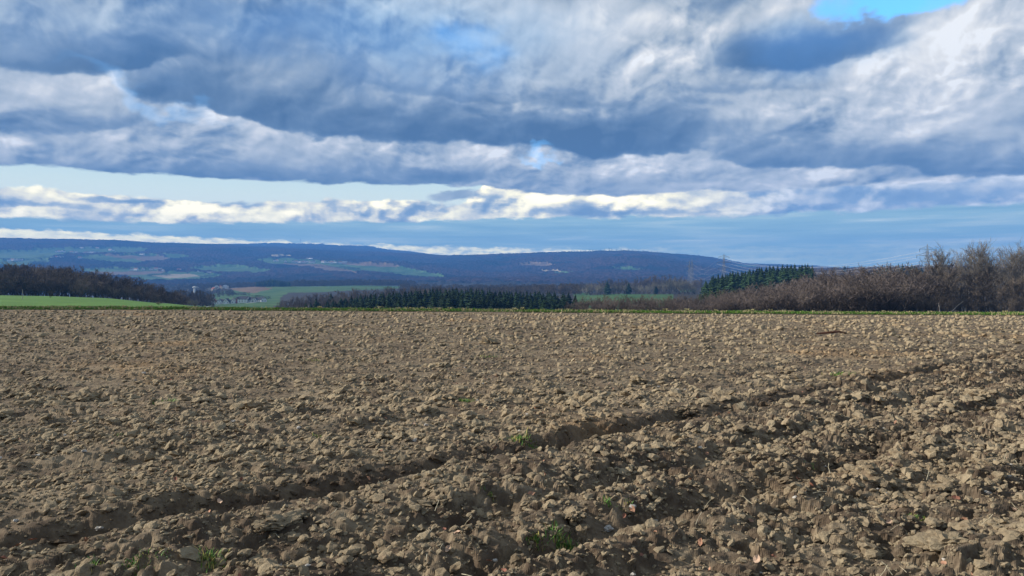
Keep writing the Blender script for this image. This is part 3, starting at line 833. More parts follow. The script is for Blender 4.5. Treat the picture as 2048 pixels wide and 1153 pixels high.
def conifer(seed, H=16, Rb=2.6, layers=15, boughs=10, bare=0.08):
    r = np.random.RandomState(seed); V = []; F3 = []
    for l in range(layers):
        f = l / (layers - 1); z = H * (bare + (1 - bare) * f ** 0.9) ; rad = Rb * (1 - f ** 1.7) ** 0.9 * (1 if f > 0.12 else 0.8) + 0.12
        z = min(z, H * 0.985)
        for b in range(max(4, int(boughs * (1 - 0.45 * f)))):
            a = r.uniform(0, 6.283); L = rad * r.uniform(0.6, 1.18); w = 0.30 * L + 0.22; dr = r.uniform(0.15, 0.5) * L
            ca, sa = math.cos(a), math.sin(a); zz_ = z + r.uniform(-.3, .3) * H / layers
            i = len(V); thick = 0.20 * L + 0.28
            V += [(0, 0, zz_ + thick), (ca * L, sa * L, zz_ - dr + 0.1 * L), (ca * L * .55 - sa * w, sa * L * .55 + ca * w, zz_ - dr * .5), (ca * L * .55 + sa * w, sa * L * .55 - ca * w, zz_ - dr * .5),
                  (ca * L * .45, sa * L * .45, zz_ - dr - thick * .5)]
            F3 += [(i, i + 2, i + 1), (i, i + 1, i + 3), (i + 2, i + 4, i + 1), (i + 1, i + 4, i + 3)]
    i = len(V); V += [(0, 0, H * 1.03), (0.3, 0, H * .9), (-.15, .26, H * .9), (-.15, -.26, H * .9)]; F3 += [(i, i + 1, i + 2), (i, i + 2, i + 3), (i, i + 3, i + 1)]
    return V, F3


def bark(a, b, sc=0.7, rand=0.25): return two_tone(a, b, sc, rand=rand)


M_bark = material('bark', bark((0.040, 0.034, 0.028), (0.085, 0.072, 0.058)), 0.95)
M_twig_oak = material('oak_twigs', bark((0.12, 0.108, 0.094), (0.22, 0.195, 0.16)), 0.95)
M_twig_red = material('reddish_twigs', bark((0.092, 0.075, 0.066), (0.16, 0.128, 0.112), 0.12, 0.3), 0.95)
M_twig_dark = material('dark_twigs', bark((0.075, 0.062, 0.052), (0.145, 0.118, 0.092), 0.1, 0.3), 0.95)
M_twig_grey = material('grey_twigs', bark((0.15, 0.145, 0.115), (0.25, 0.23, 0.18), 0.1, 0.25), 0.95)
M_needle = material('needles', two_tone((0.010, 0.022, 0.010), (0.026, 0.052, 0.020), 0.9, rand=0.35), 0.9)
M_needle2 = material('pine_needles', two_tone((0.016, 0.036, 0.015), (0.040, 0.075, 0.028), 0.9, rand=0.3), 0.9)
M_deadwood = material('bleached_wood', lambda k, b: (0.34, 0.31, 0.27))


class Kind:
    """a kind of tree: crown and trunk meshes that all copies share"""
    def __init__(s, name, crown, trunk, H): s.name, s.crown, s.trunk, s.H = name, crown, trunk, H

    def put(s, x, y, z, h, label, cat, group, wide=1.0, parts=True):
        o = bpy.data.objects.new(s.name, None); C.objects.link(o); o.empty_display_size = 0.5
        k = h / s.H; o.location = (x, y, z); o.scale = (k * wide, k * wide, k); o.rotation_euler = (0, 0, random.uniform(0, 6.28))
        tag(o, label, cat, group)
        link('trunk', s.trunk, o); link('crown', s.crown, o)
        return o


def make_bare(name, seed, twigmat, **kw):
    w, t = bare_tree(seed, **kw)
    return Kind(name, tube_mesh('crown', t, 3, twigmat), tube_mesh('trunk', w, 4, M_bark), float(np.percentile([s_[5] for s_ in t], 98.0)))


def make_conifer(seed, mat, **kw):
    V, F3 = conifer(seed, **kw); H = kw.get('H', 16)
    return Kind('conifer', mesh_from('crown', V, F3, None, mat), tube_mesh('trunk', [(0, 0, 0, 0, 0, H * .5, .22, .16), (0, 0, H * .5, 0, 0, H * .97, .16, .04)], 5, M_bark), H)


OAK = [make_bare('oak_tree', 101 + i, M_twig_oak, H=21, spread=7.4, first=0.30 + 0.04 * (i % 2), n=(16, 7, 5, 4), tr=0.50, twig=0.034) for i in range(4)]
YOUNG = [make_bare('young_tree', 131 + i, M_twig_dark, H=14, spread=3.6, first=0.12, n=(12, 5, 4, 3), tr=0.20, twig=0.040) for i in range(3)]
THICK = [make_bare('bare_shrub', 151 + i, M_twig_red, H=9, spread=3.0, first=0.10, n=(6, 3, 3, 3), tr=0.24, twig=0.036, stems=9, up=0.16, ang=0.6) for i in range(4)]
THICKD = [Kind('bare_shrub', k.crown.copy(), k.trunk, k.H) for k in THICK]
for k in THICKD: k.crown.materials[0] = M_twig_dark
THICKG = [Kind('bare_shrub', k.crown.copy(), k.trunk, k.H) for k in THICK]
for k in THICKG: k.crown.materials[0] = M_twig_grey
WOOD = [make_bare('bare_tree', 171 + i, M_twig_dark, H=17, spread=4.6, first=0.22, n=(7, 5, 4, 3), tr=0.34, twig=0.050, stems=4, up=0.13, ang=0.75) for i in range(4)]
FIR = [make_conifer(191 + i, M_needle, H=16, Rb=3.4 + 0.3 * i, layers=14, boughs=16) for i in range(4)]
PINE = [make_conifer(201 + i, M_needle2, H=16, Rb=3.8 + 0.35 * i, layers=12, boughs=16, bare=0.2) for i in range(3)]


def lerp_tab(tab, x):
    ks = sorted(tab); return float(np.interp(x, ks, [tab[k] for k in ks]))


def stand(kinds, px0, px1, d, top, step, label, cat, group, jd=6, jh=0.10, dtop=0.0, wide=1.0, minh=2.0):
    """a row of trees whose tops follow a line in the landscape"""
    px = px0 + random.uniform(0, step); n = 0
    while px < px1:
        dd = d + random.uniform(-jd, jd); x = (px - CX) / F * dd
        z = float(ground(np.array([x]), np.array([dd]))[0])
        ty = (lerp_tab(top, px) if isinstance(top, dict) else top) + dtop
        ztop = EYE + (HY - ty) / F * dd
        h = (ztop - z) * random.uniform(1 - jh, 1 + jh * 0.5)
        if h >= minh:
            third = ('left', 'middle', 'right')[min(2, int(3 * (px - px0) / (px1 - px0 + 1e-6)))]
            random.choice(kinds).put(x, dd, z - 0.1, h, f'{label}, {third} part', cat, f'{group}, {third} part', wide * random.uniform(0.85, 1.2)); n += 1
        px += step * random.uniform(0.6, 1.4)
    return n


# --- the oak wood at the right
OAKS = [(1888, 499, 222, 'tall bare oak at the left end of the oak wood, with a forked crown'),
        (1935, 486, 236, 'tallest bare oak of the wood at the right, with a broad rounded crown'),
        (1962, 493, 246, 'bare oak directly right of the tallest one'),
        (1990, 506, 232, 'slim bare oak right of the gap in the crowns'),
        (2022, 495, 240, 'bare oak second from the right edge'),
        (2052, 495, 228, 'bare oak cut by the right edge of the picture'),
        (1868, 522, 236, 'smaller bare oak in front of the pylon'),
        (1912, 508, 252, 'bare oak behind the two tallest')]
for i, (px, ty, d, lab) in enumerate(OAKS):
    x = (px - CX) / F * d; z = float(ground(np.array([x]), np.array([float(d)]))[0])
    OAK[i % 4].put(x, d, z - .1, EYE + (HY - ty) / F * d - z, lab, 'tree', 'oaks of the wood at the right', 1.02)
stand(OAK, 1985, 2110, 262, 508, 34, 'bare tree standing back inside the oak wood at the right', 'tree', 'trees inside the oak wood', wide=.9)
stand(OAK, 1900, 2130, 285, 534, 24, 'bare tree standing back inside the oak wood at the right', 'tree', 'trees inside the oak wood', wide=.8)
TOPR = {1780: 538, 1820: 533, 1850: 522, 1875: 516, 1900: 540, 2000: 542, 2150: 540}
stand(YOUNG, 1790, 2120, 218, TOPR, 11, 'tall slender bare tree before the oak wood', 'tree', 'tall young trees before the oak wood', jd=8, jh=.16, dtop=5, wide=1.1)
stand(YOUNG, 1780, 2120, 205, TOPR, 12, 'shorter slender bare tree in the front row before the oak wood', 'tree', 'shorter young trees before the oak wood', jd=6, jh=.2, dtop=24, wide=1.3)
stand(THICKD, 1790, 2120, 196, 592, 17, 'low dark bush along the edge of the oak wood', 'shrub', 'bushes along the oak wood', jd=5, jh=.2)

# --- reddish thicket from the middle to the oak wood
TOPT = {1140: 602, 1160: 596, 1200: 592, 1300: 592, 1380: 593, 1430: 590, 1480: 580, 1520: 574, 1560: 568, 1600: 561, 1650: 553, 1700: 546, 1760: 541, 1820: 538}
LT = 'reddish brown leafless shrub of the long thicket'
GT = 'shrubs of the reddish thicket'
stand(THICK, 1150, 1800, 150, TOPT, 22, LT + ', low front row', 'shrub', GT + ', low front row', jd=5, dtop=14, wide=1.5, minh=1.2, jh=.06)
stand(THICK, 1146, 1810, 172, TOPT, 20, LT + ', second row', 'shrub', GT + ', second row', jd=6, dtop=4, wide=1.4, jh=.06)
stand(THICK, 1146, 1830, 198, TOPT, 18, LT + ', third row', 'shrub', GT + ', third row', jd=7, dtop=0, wide=1.3, jh=.05)
stand(THICK, 1420, 1850, 230, TOPT, 17, LT + ', back row', 'shrub', GT + ', back row', jd=8, dtop=-1, wide=1.2, jh=.05)
stand(THICKD, 1640, 1800, 160, {1640: 596, 1700: 575, 1800: 570}, 17, 'dark grey-green bush in front of the reddish thicket near the oak wood', 'shrub', 'dark bushes in front of the thicket', jd=5)

# --- spruce stand in the middle
TOPS = {560: 612, 600: 606, 640: 600, 680: 594, 700: 590, 730: 588, 760: 585, 800: 581, 850: 577, 900: 575.5, 960: 576, 1000: 580, 1040: 582, 1100: 582, 1135: 583, 1150: 590}
LS = 'dark spruce of the dense central stand'
GS = 'spruces of the dense stand'
stand(FIR, 655, 1135, 300, TOPS, 19, LS + ', nearest row', 'tree', GS + ', nearest row', jd=8, dtop=17, jh=.06, wide=1.35)
stand(FIR, 596, 1140, 375, TOPS, 15, LS + ', third row', 'tree', GS + ', third row', jd=10, dtop=6, jh=.06, wide=1.3)
stand(FIR, 610, 1142, 415, TOPS, 13, LS + ', fourth row', 'tree', GS + ', fourth row', jd=10, dtop=2, jh=.06, wide=1.25)
stand(FIR, 655, 1146, 330, TOPS, 17, LS + ', inner row', 'tree', GS + ', inner row', jd=8, dtop=13, jh=.06, wide=1.35)
stand(FIR, 720, 1110, 455, TOPS, 12, LS + ', farthest row', 'tree', GS + ', farthest row', jd=10, dtop=0.5, jh=.05, wide=1.2)
for px, ty, d, lab in ((1151, 590, 300, 'single dark spruce at the right end of the stand, set apart by a gap'), (632, 597, 420, 'dark spruce lump left of the stand among bare shrubs'), (612, 606, 400, 'small spruce left of the stand'), (662, 586, 560, 'spruce group tip rising behind the bare shrubs left of the stand')):
    x = (px - CX) / F * d; z = float(ground(np.array([x]), np.array([float(d)]))[0])
    FIR[1].put(x, d, z, EYE + (HY - ty) / F * d - z, lab, 'tree', 'spruces of the dense stand', 1.25)
# bare thicket left of and behind it
TOPB = {520: 612, 545: 602, 580: 594, 620: 588, 660: 583, 700: 579, 760: 577, 820: 574, 900: 572, 960: 572}
stand(THICKD, 535, 700, 470, TOPB, 13, 'bare brown shrub left of the spruce stand', 'shrub', 'brown shrubs left of the spruces', jd=30, dtop=10, jh=.1, wide=1.0)
stand(WOOD, 560, 900, 640, TOPB, 12, 'bare brown tree rising behind the left half of the spruce stand', 'tree', 'brown trees behind the spruces', jd=40, dtop=1, jh=.12, wide=1.1)

# --- spruces and pines on the rise right of centre
TOPP = {1393: 575, 1402: 562, 1415: 554, 1430: 550, 1450: 547, 1480: 543, 1510: 539, 1530: 533, 1560: 531, 1625: 530}
LP = 'dark green conifer of the block on the rise'; GP = 'conifers of the block on the rise'
stand(PINE, 1400, 1625, 470, TOPP, 12, LP + ', front row', 'tree', GP + ', front row', jd=12, dtop=7, jh=.10, wide=1.15)
stand(PINE, 1404, 1625, 520, TOPP, 12, LP + ', middle row', 'tree', GP + ', middle row', jd=12, dtop=3, jh=.08, wide=1.1)
stand(FIR, 1425, 1627, 580, TOPP, 7, LP + ', back row', 'tree', GP + ', back row', jd=15, dtop=-1, jh=.05, wide=1.1)
stand(PINE, 1393, 1490, 300, {1393: 588, 1420: 577, 1450: 574, 1470: 577, 1490: 584}, 12, 'dark low conifer at the foot of the block on the rise', 'tree', 'low conifers at the foot of the rise', jd=10, jh=.1, wide=1.3)
stand(FIR, 1745, 1850, 900, {1745: 531, 1790: 528, 1850: 530}, 7, 'small conifer on the ridge left of the pylon', 'tree', 'conifers on the ridge by the pylon', jd=25, jh=.2, wide=1.0)
for px, ty, d, lab in ((1690, 532, 1250, 'lone dark conifer on the ridge between block and pylon'), (1215, 563, 925, 'small dark conifer in the grey scrub, left'), (1257, 565, 925, 'small pointed conifer in the grey scrub, middle'), (1312, 572, 925, 'small dark conifer in the grey scrub, right'), (1595, 566, 240, 'greenish bush top sticking out of the reddish thicket')):
    x = (px - CX) / F * d; z = float(ground(np.array([x]), np.array([float(d)]))[0])
    FIR[2].put(x, d, z, max(EYE + (HY - ty) / F * d - z, 3), lab, 'tree', None, 1.35 if d > 300 else .6)

# --- grey scrub and brown trees beyond the middle pasture
stand(THICKG, 1168, 1395, 945, {1168: 574, 1180: 568, 1200: 570, 1225: 569, 1260: 571, 1300: 570, 1330: 563, 1350: 557, 1370: 560, 1395: 580}, 9, 'pale grey bare shrub above the middle pasture', 'shrub', 'grey shrubs above the middle pasture', jd=20, jh=.15, wide=1.2)
stand(WOOD, 1150, 1400, 1080, {1150: 568, 1250: 557, 1330: 553, 1400: 560}, 9, 'brown bare tree behind the grey scrub', 'tree', 'brown trees behind the grey scrub', jd=40, jh=.22, wide=1.1)

# --- wood at the left behind the young crop
TOPL = {-160: 533, -60: 531, 0: 531, 60: 533, 110: 534, 150: 539, 200: 547, 250: 556, 290: 567, 330: 577, 360: 587, 385: 597}
LW = 'bare grey-brown tree of the left wood'; GW = 'trees of the wood at the left'
for d, st, dt, rw in ((335, 15, 16, 'front row'), (355, 15, 7, 'second row'), (380, 15, 2, 'third row'), (410, 15, 0, 'back row')):
    stand(WOOD, -120, 372, d, TOPL, st, LW + ', ' + rw, 'tree', GW + ', ' + rw, jd=9, dtop=dt, jh=.06, wide=1.55)
stand(THICKD, -40, 385, 322, {-40: 590, 250: 596, 385: 605}, 19, 'low bush along the edge of the left wood', 'shrub', 'bushes along the left wood', jd=6, jh=.15)
stand(THICKG, 372, 398, 300, {372: 600, 398: 598}, 14, 'tawny bush at the right end of the left wood, below the white tower', 'shrub', 'tawny bushes below the tower', jd=6, wide=1.0)

# --- far clump and skyline spruces
for i, px in enumerate(np.linspace(514, 578, 15)):
    d = 2010 + random.uniform(-30, 30); x = (px - CX) / F * d; z = float(ground(np.array([x]), np.array([d]))[0])
    PINE[i % 3].put(x, d, z - 1, (HY - (558 + 5 * abs(px - 546) / 32)) / F * d + EYE - z + 1, 'dark conifer in the small clump on the far green field', 'tree', 'conifers of the clump on the far field', 1.5)
px = 1128
while px < 1360:
    d = 5960.0; x = (px - CX) / F * d; z = float(ground(np.array([x]), np.array([d]))[0])
    h = (16 + 14 * math.exp(-((px - 1225) / 55) ** 2)) * random.uniform(.7, 1.15)
    FIR[0].put(x, d, z + 6, h, 'tiny spruce standing up from the skyline of the highest wooded hill', 'tree', 'spruces on the skyline', .75)
    px += random.uniform(5, 10)


# --- woods too far off to tell the trees apart: one mass
def tree_mass(name, pts, mat, label=None, twig=.16, seed=5, broad=1.0):
    """pts: list of x, y, z, height"""
    r = np.random.RandomState(seed); V = []; F3 = []
    vs, fs = ico(1)
    P = np.array(pts, float); n = len(P)
    # ragged open crowns made of many small upright sprays
    k = 26
    a = r.uniform(0, 6.283, (n, k)); rr_ = np.sqrt(r.uniform(0, 1, (n, k))); hh = r.uniform(0.15, 1.0, (n, k))
    rad = 0.34 * P[:, 3:4] * broad * np.sqrt(np.clip(1 - ((hh - 0.55) / 0.5) ** 2, 0.05, 1)) * rr_
    cx = P[:, 0:1] + rad * np.cos(a); cy = P[:, 1:2] + rad * np.sin(a); cz = P[:, 2:3] + P[:, 3:4] * hh * 0.95
    w = P[:, 3:4] * r.uniform(0.04, 0.09, (n, k)); h = P[:, 3:4] * r.uniform(0.07, 0.15, (n, k))
    c = np.stack([cx, cy, cz], -1).reshape(-1, 1, 3)
    off = np.array([[-1, 0, 0], [1, 0, 0], [0.2, 0, 1.], [0, -1, .1], [0, 1, .1], [-.2, 0, 1.1], [0.7, 0.5, .8], [-.7, -.5, .7]])
    sc = np.stack([w, w, h], -1).reshape(-1, 1, 3) * r.uniform(.7, 1.3, (n * k, 8, 1))
    Vv = (c + off[None] * sc)
    fb = np.array([(0, 1, 2), (3, 4, 5), (0, 6, 3), (1, 7, 4)])
    Fv = (fb[None] + (np.arange(n * k) * 8)[:, None, None]).reshape(-1, 3)
    return tag(link(name, mesh_from(name, Vv.reshape(-1, 3), Fv, None, mat)), label, None, None, 'stuff')


def belt(px0, px1, d0, d1, n, h0, h1):
    out = []
    for _ in range(n):
        d = random.uniform(d0, d1); px = random.uniform(px0, px1); x = (px - CX) / F * d
        z = float(ground(np.array([x]), np.array([d]))[0]); out.append((x, d, z, random.uniform(h0, h1)))
    return out


tree_mass('far_woodland', belt(585, 830, 2030, 2200, 380, 13, 20) + belt(800, 1400, 1350, 1750, 900, 12, 18) + belt(820, 1160, 900, 1350, 520, 11, 16), M_twig_dark, 'bare brown woodland beyond the spruce stand', seed=3)
tree_mass('far_woodland', belt(1480, 1560, 700, 1400, 130, 8, 13) + belt(1560, 1900, 330, 1500, 1500, 7, 11), M_twig_red, 'reddish bare woodland on the slope right of the conifer block', seed=4)
tree_mass('far_woodland', belt(300, 425, 620, 1100, 170, 9, 15) + belt(380, 620, 2150, 2500, 420, 12, 18) + belt(-60, 420, 1900, 2500, 500, 12, 18) + belt(330, 420, 1200, 1900, 120, 10, 15) + belt(392, 470, 1500, 1900, 60, 8, 13), M_twig_dark, 'dark bare woodland along the valley', seed=6)
hedge = []
for (a, b) in (((424, 586), (500, 592)), ((446, 590), (491, 592)), ((470, 600), (540, 600))):
    for t in np.linspace(0, 1, 26):
        x, y, z = drop(a[0] + (b[0] - a[0]) * t, a[1] + (b[1] - a[1]) * t, 1000, 1900); hedge.append((x, y, z, random.uniform(4, 8)))
tree_mass('hedge_rows', hedge, M_twig_dark, 'dark hedges on the slope above the village', seed=8, broad=1.4)
hedge = []
for (a, b) in (((60, 528), (92, 526)), ((90, 517), (240, 521)), ((296, 553), (340, 551)), ((355, 546), (430, 545)), ((400, 556), (450, 553)), ((550, 535), (590, 536)), ((620, 532), (690, 540)), ((700, 541), (820, 551)), ((230, 541), (330, 542)), ((680, 536), (720, 541))):
    for t in np.linspace(0, 1, 34):
        x, y, z = drop(a[0] + (b[0] - a[0]) * t, a[1] + (b[1] - a[1]) * t + random.uniform(-.6, .6), 2800, 5800); hedge.append((x, y, z, random.uniform(7, 15)))
tree_mass('hedge_rows', hedge, M_hillwood, 'dark hedges between the far fields', seed=9, broad=1.8)

# --- single things in the meadow and at the wood's edge
x, y, z = at(101, 185)
THICKD[1].put(x, y, z, 2.1, 'small bare bush alone in the green crop at the left', 'shrub', None, 1.1)
x, y, z = at(318, 150)
THICKG[2].put(x, y, z, 0.6, 'low tuft of dead stems at the right end of the green crop', 'shrub', None, 3)
x, y, z = at(45, 150)
p = link('post', tube_mesh('post', [(0, 0, 0, 0, 0, 1.95, .045, .04), (0, 0, 1.95, 0, 0, 2.0, .05, .02)], 8, M_deadwood), None, (x, y, z)); tag(p, 'thin wooden post in the green crop at the far left', 'post')
x, y, z = at(1880, 188)
tag(link('dead_trunk', tube_mesh('dead_trunk', [(0, 0, 0, -.15, 0, 1.5, .12, .10), (-.15, 0, 1.5, -.35, 0, 3.0, .10, .05), (-.15, 0, 1.5, .1, 0, 2.1, .04, .02)], 7, M_deadwood), None, (x, y, z)), 'pale dead trunk standing upright at the foot of the tall oak', 'dead tree')
x, y, z = at(1888, 190)
tag(link('fallen_branch', tube_mesh('fallen_branch', [(0, 0, 0, 2.0, 0, 1.0, .09, .08), (2.0, 0, 1.0, 3.8, 0.3, 2.6, .08, .05), (3.8, .3, 2.6, 5.2, .4, 3.6, .05, .02), (2.0, 0, 1.0, 3.6, 0, 1.2, .05, .02)], 6, M_deadwood), None, (x, y, z)), 'pale broken branch leaning up from the ground beside the dead trunk', 'branch')

# ------------------------------------------------------------------ pylons, cables, masts
M_steel = material('galvanised_steel', lambda k, b: (0.20, 0.21, 0.22), 0.6, 0.3)
M_cable = material('aluminium_cable', lambda k, b: (0.62, 0.63, 0.64), 0.4, 0.5)
M_wallw = material('white_render', two_tone((0.72, 0.71, 0.68), (0.80, 0.79, 0.76), 0.3), 0.9)
M_wallc = material('cream_render', lambda k, b: (0.62, 0.52, 0.38))
M_wallr = material('red_brick', lambda k, b: (0.33, 0.10, 0.07))
M_roofd = material('slate_roof', lambda k, b: (0.050, 0.052, 0.060))
M_roofr = material('tile_roof', lambda k, b: (0.28, 0.10, 0.06))
M_glass = material('window_glass', lambda k, b: (0.03, 0.035, 0.045), 0.2, 0.5)
M_tower = material('pale_concrete', lambda k, b: (0.68, 0.70, 0.70))


def pylon(px, d, top_py, label, arms=(0.92, 0.78, 0.64), armw=(6.5, 9.0, 7.0), rot=0.5, th=0.16):
    x, y, z = at(px, d); H = EYE + (HY - top_py) / F * d - z
    o = bpy.data.objects.new('pylon', None); C.objects.link(o); o.location = (x, y, z); o.rotation_euler = (0, 0, rot)
    tag(o, label, 'pylon', 'pylons of the power line')
    W = lambda f: max(0.28, H * 0.075 * (1 - f) ** 1.25 + 0.25)
    levels = np.linspace(0, 0.9, 12); br = []
    for i, (a, b) in enumerate(((-1, -1), (1, -1), (1, 1), (-1, 1))):
        segs = [(a * W(f0), b * W(f0), f0 * H, a * W(f1), b * W(f1), f1 * H, th, th) for f0, f1 in zip(levels[:-1], levels[1:])]
        segs.append((a * W(.9), b * W(.9), .9 * H, 0, 0, H, th, th * .6)); link('leg', tube_mesh('leg', segs, 4, M_steel), o)
    cs = ((-1, -1), (1, -1), (1, 1), (-1, 1))
    for f0, f1 in zip(levels[:-1], levels[1:]):
        for k in range(4):
            (a, b), (c, e) = cs[k], cs[(k + 1) % 4]
            br.append((a * W(f0), b * W(f0), f0 * H, c * W(f1), e * W(f1), f1 * H, th * .55, th * .55)); br.append((c * W(f0), e * W(f0), f0 * H, a * W(f1), b * W(f1), f1 * H, th * .55, th * .55))
    link('lattice', tube_mesh('lattice', br, 3, M_steel), o)
    ends = []
    for f, w in zip(arms, armw):
        if f > 1: continue
        segs = []
        for sgn in (-1, 1):
            tip = (sgn * w, 0, f * H)
            for b in (-1, 1): segs += [(sgn * W(f), b * W(f), f * H, *tip, th, th * .6)]
            segs += [(sgn * W(f), 0, f * H + 1.8, *tip, th, th * .6)]
            for q_ in (.35, .65): segs.append((sgn * (W(f) + (w - W(f)) * q_), 0, f * H, sgn * (W(f) + (w - W(f)) * q_), 0, f * H + 1.8 * (1 - q_), th * .5, th * .5))
            ends.append((x + tip[0] * math.cos(rot), y + tip[0] * math.sin(rot), z + f * H - 1.6))
            link('insulator', tube_mesh('insulator', [(*tip, tip[0], 0, f * H - 1.6, .12, .12)], 6, M_glass), o)
        link('cross_arm', tube_mesh('cross_arm', segs, 4, M_steel), o)
    return ends


e1 = pylon(1855, 420, 488, 'largest lattice pylon, rising above the trees just left of the oak wood', arms=(0.914, 0.816, 0.72), rot=.45, th=.09)
e2 = pylon(1448, 800, 508, 'lattice pylon rising above the left end of the conifer block', rot=.35, th=.13)
e3 = pylon(1379, 1300, 521, 'left one of two distant pylons in front of the wooded hill', rot=.3, th=.15)
e4 = pylon(1384, 1420, 518, 'right one of two distant pylons in front of the wooded hill', rot=.3, th=.15)
def cables(ea, eb, label, sag, r=0.05):
    for i, (a, b) in enumerate(zip(ea, eb)):
        t = np.linspace(0, 1, 34); a = np.array(a); b = np.array(b); P = a[None] + (b - a)[None] * t[:, None]; P[:, 2] -= sag * 4 * t * (1 - t)
        segs = [(*P[k], *P[k + 1], r, r) for k in range(33)]
        tag(link('power_cable', tube_mesh('power_cable', segs, 4, M_cable)), label, 'power cable', 'cables of the power line')
cables(e1, e2, 'pale power cable hanging across the dark conifer block between two pylons', 9.5, .045)
cables(e2, e3, 'faint power cable running on from the middle pylon towards the distant pair', 12, .03)


def mast(px, d, h, label, w=1.6):
    x, y, z = at(px, d); o = bpy.data.objects.new('radio_mast', None); C.objects.link(o); o.location = (x, y, z + 2); tag(o, label, 'mast')
    link('pole', tube_mesh('pole', [(0, 0, 0, 0, 0, h * .6, w, w * .8), (0, 0, h * .6, 0, 0, h, w * .5, w * .3)], 6, M_steel), o)
    link('antenna_drum', tube_mesh('antenna_drum', [(0, 0, h * .52, 0, 0, h * .64, w * 2.4, w * 2.4)], 8, M_steel), o)


mast(601, 8900, 85, 'thin tall radio mast on the farthest ridge at the left')
mast(616, 8900, 45, 'short thin mast right of the taller one on the farthest ridge', 1.0)
mast(757, 8600, 42, 'small antenna tower on the wooded knob of the farthest ridge', 1.4)

# white tower by the left wood
x, y, z = drop(389, 603, 1150, 1500); h = EYE + (HY - 574.5) / F * y - z
o = bpy.data.objects.new('tower', None); C.objects.link(o); o.location = (x, y, z); tag(o, 'slim white tower rising behind the right end of the left wood', 'tower')
link('shaft', tube_mesh('shaft', [(0, 0, 0, 0, 0, h * .5, 1.7, 1.5), (0, 0, h * .5, 0, 0, h, 1.5, 1.4)], 12, M_tower), o)
link('tower_head', tube_mesh('tower_head', [(0, 0, h * .95, 0, 0, h * 1.0, 3.4, 3.6), (0, 0, h, 0, 0, h * 1.04, 3.6, 0.6)], 12, M_tower), o)


# ------------------------------------------------------------------ houses
_hc = {}


def house(x, y, z, w, l, hw, hr, rot, wall, roof, label, group=None, windows=True, name='house'):
    """w: gable width, l: length along the ridge"""
    key = (round(w, 1), round(l, 1), round(hw, 1), round(hr, 1))
    if key not in _hc:
        a, b = w / 2, l / 2
        V = [(-a, -b, -2), (a, -b, -2), (a, b, -2), (-a, b, -2), (-a, -b, hw), (a, -b, hw), (a, b, hw), (-a, b, hw), (0, -b, hw + hr), (0, b, hw + hr)]
        wm = mesh_from('wall', V, [(4, 5, 8), (6, 7, 9)], [(0, 1, 5, 4), (1, 2, 6, 5), (2, 3, 7, 6), (3, 0, 4, 7)], wall)
        o_ = .5; k = hr / a; t = .25
        V = []; Fq = []
        for sgn in (-1, 1):
            i = len(V); e = a + o_
            for yy in (-b - o_, b + o_):
                V += [(0, yy, hw + hr + .05), (sgn * e, yy, hw - k * o_ + .05), (sgn * e, yy, hw - k * o_ + .05 + t), (0, yy, hw + hr + .05 + t)]
            Fq += [(i, i + 1, i + 2, i + 3), (i + 4, i + 7, i + 6, i + 5), (i, i + 4, i + 5, i + 1), (i + 3, i + 2, i + 6, i + 7), (i + 1, i + 5, i + 6, i + 2)]
        rm = mesh_from('roof', V, None, Fq, roof)
        V, Fq = [(q0, q1, q2) for q2 in (0, 1.3) for q1 in (-.07, .03) for q0 in (-.5, .5)], [(0, 2, 3, 1), (4, 5, 7, 6), (0, 1, 5, 4), (2, 6, 7, 3), (0, 4, 6, 2), (1, 3, 7, 5)]
        win = mesh_from('window', V, None, Fq, M_glass)
        ch = mesh_from('chimney', [(q0, q1, q2) for q2 in (0, 1.6) for q1 in (-.4, .4) for q0 in (-.35, .35)], None, Fq, M_wallr)
        _hc[key] = (wm, rm, win, ch)
    wm, rm, win, ch = _hc[key]
    o = bpy.data.objects.new(name, None); C.objects.link(o); o.location = (x, y, z); o.rotation_euler = (0, 0, rot); tag(o, label, 'house', group)
    wo_ = link('wall', wm, o); ro_ = link('roof', rm, o)
    for ob, mt in ((wo_, wall), (ro_, roof)):
        ob.material_slots[0].link = 'OBJECT'; ob.material_slots[0].material = mt
    if windows:
        c = link('chimney', ch, ro_, (w * .18, l * .2, hw + hr * .72))
        for fz in ([1.0, 3.6] if hw > 4.6 else [1.0]):
            for fx in (-.26, .26): link('window', win, wo_, (w * fx, -l / 2, fz))
            for fy in (-.3, 0, .3):
                for sg in (-1, 1): link('window', win, wo_, (sg * w / 2, l * fy, fz), rotz=sg * math.pi / 2)
        link('window', win, wo_, (0, -l / 2, hw + hr * .2))
    return o


